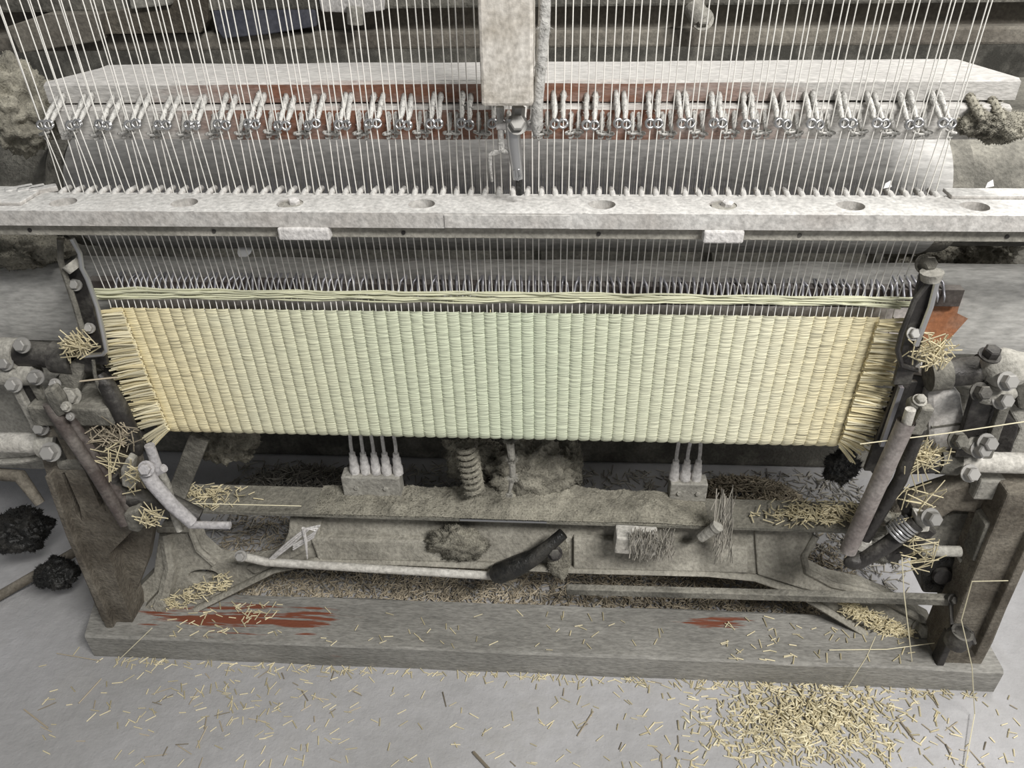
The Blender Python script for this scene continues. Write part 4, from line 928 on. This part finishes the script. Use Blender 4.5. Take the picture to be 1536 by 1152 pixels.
scatter('straw_mound', 900, lambda: (lambda a, r: V((mc2.x + 0.12*r*math.cos(a), mc2.y + 0.06*r*math.sin(a), 0.003 + 0.05*(1-r)*U(0.5, 1))))(U(0, 6.28), R()**0.5), 'grey mound of chaff on the floor behind the five grease fittings', 'straw_grey', 0.0011, (0.014, 0.035), 0.5)
# single long strands
def strand(pts, label, mat='straw_pale', r=0.00075): put('straw_strand', MB().tube(pts, r, 5), mat, smooth=True, label=label, cat='straw')
strand([P(1512, 871, 0.0), P(1458, 872, -.01), P(1442, 930, -.02), P(1458, 1000, -.03), P(1462, 1071, Z=.01), P(1446, 1160, Z=.004)], 'long kinked straw strand hanging past the oil cup over the base beam')
strand([P(1353, 836, -.02), P(1356, 890, -.02), P(1362, 940, -.02), P(1368, 992, Z=BT+.002)], 'upright straw strand in front of the flat lower bar')
strand([P(1244, 975, Z=BT+.003), P(1330, 974, Z=BT+.006), P(1420, 962, Z=BT+.02)], 'straw strand lying across the arch foot beside the oil cup')
strand([P(1313, 955, -.01), P(1300, 985, -.012), P(1268, 1035, Z=.002)], 'bent straw strand leaning on the front of the base beam')
strand([P(175, 993, Z=.002), P(228, 942, -.008)], 'straight straw strand leaning on the base beam end below the cracked post')
strand([P(85, 980, Z=.003), P(150, 991, Z=.004)], 'straw strand lying on the floor at the base beam end below the cracked post', 'straw_dull')
strand([P(200, 754, .02), P(330, 756, .06), P(452, 759, YC-.004)], 'long straw strand along the front edge of the girder')
strand([P(1290, 666, -.01), P(1420, 650, -.02), P(1540, 632, -.03)], 'long pale straw strand crossing the leaning grey tube')
strand([P(710, 1128, Z=.003), P(735, 1155, Z=.003)], 'brown stick on the floor before the base beam', 'straw_dull', 0.0022)
strand([P(866, 1104, Z=.002), P(890, 1067, Z=.002)], 'dark straight splinter on the pale bare floor between the sticks and the straw heap', 'straw_dull', 0.001)
strand([P(1345, 1075, Z=.002), P(1372, 1110, Z=.002)], 'dark thick splinter on the floor beyond the straw heap near the base beam end', 'straw_dull', 0.0014)
strand([P(118, 1055, Z=.002), P(152, 1018, Z=.002)], 'brown splinter on the floor before the base beam end below the cracked post', 'straw_dull', 0.0011)
strand([P(36, 1064, Z=.002), P(72, 1092, Z=.002)], 'dark splinter on the open floor farthest from the straw heap', 'straw_dull', 0.0011)
strand([P(120, 572, .0), P(175, 566, .0)], 'thin stalk bridging the fringe and the rocker shaft above the twin rods', 'straw_dull', 0.0013)
fr_ = P(0, 893, Z=0.02); to_ = P(112, 828, Z=0.05)
put('iron_rod', MB().tube([fr_ + (fr_-to_)*0.6, fr_, to_, to_ + (to_-fr_)*0.3], 0.009, 10), 'post_iron', smooth=True, label='rusty iron rod reaching out behind the post with long cracks', cat='rod')
# torn white paper under the rail
t = thing('torn_paper', P(350, 375, 0.2), 'torn white striped paper scrap hanging under the pale rail', 'paper')
put('scrap', MB().prism([P(a, b, 0.18) for a, b in ((330, 350), (352, 352), (350, 376), (340, 370))], (0, 0.001, 0)), 'plastic_white', t)
put('scrap', MB().prism([P(a, b, 0.17) for a, b in ((358, 352), (386, 352), (376, 380), (362, 392), (356, 380))], (0, 0.001, 0)), 'plastic_white', t)
for px, py, aa in ((1325, 283, 0.3), (1478, 282, 0.1)):
    q = P(px, py, Z=zr + 0.004); put('paper_scrap', MB().prism([q, q + V((0.008, 0, 0.002)), q + V((0.006, 0.002, 0.008)), q + V((0.001, 0.001, 0.005))], (0, 0.0006, 0)), 'plastic_white', label='tiny white paper scrap on the %s of the pale rail' % ('peg row' if px < 1400 else 'end plate'), cat='paper')
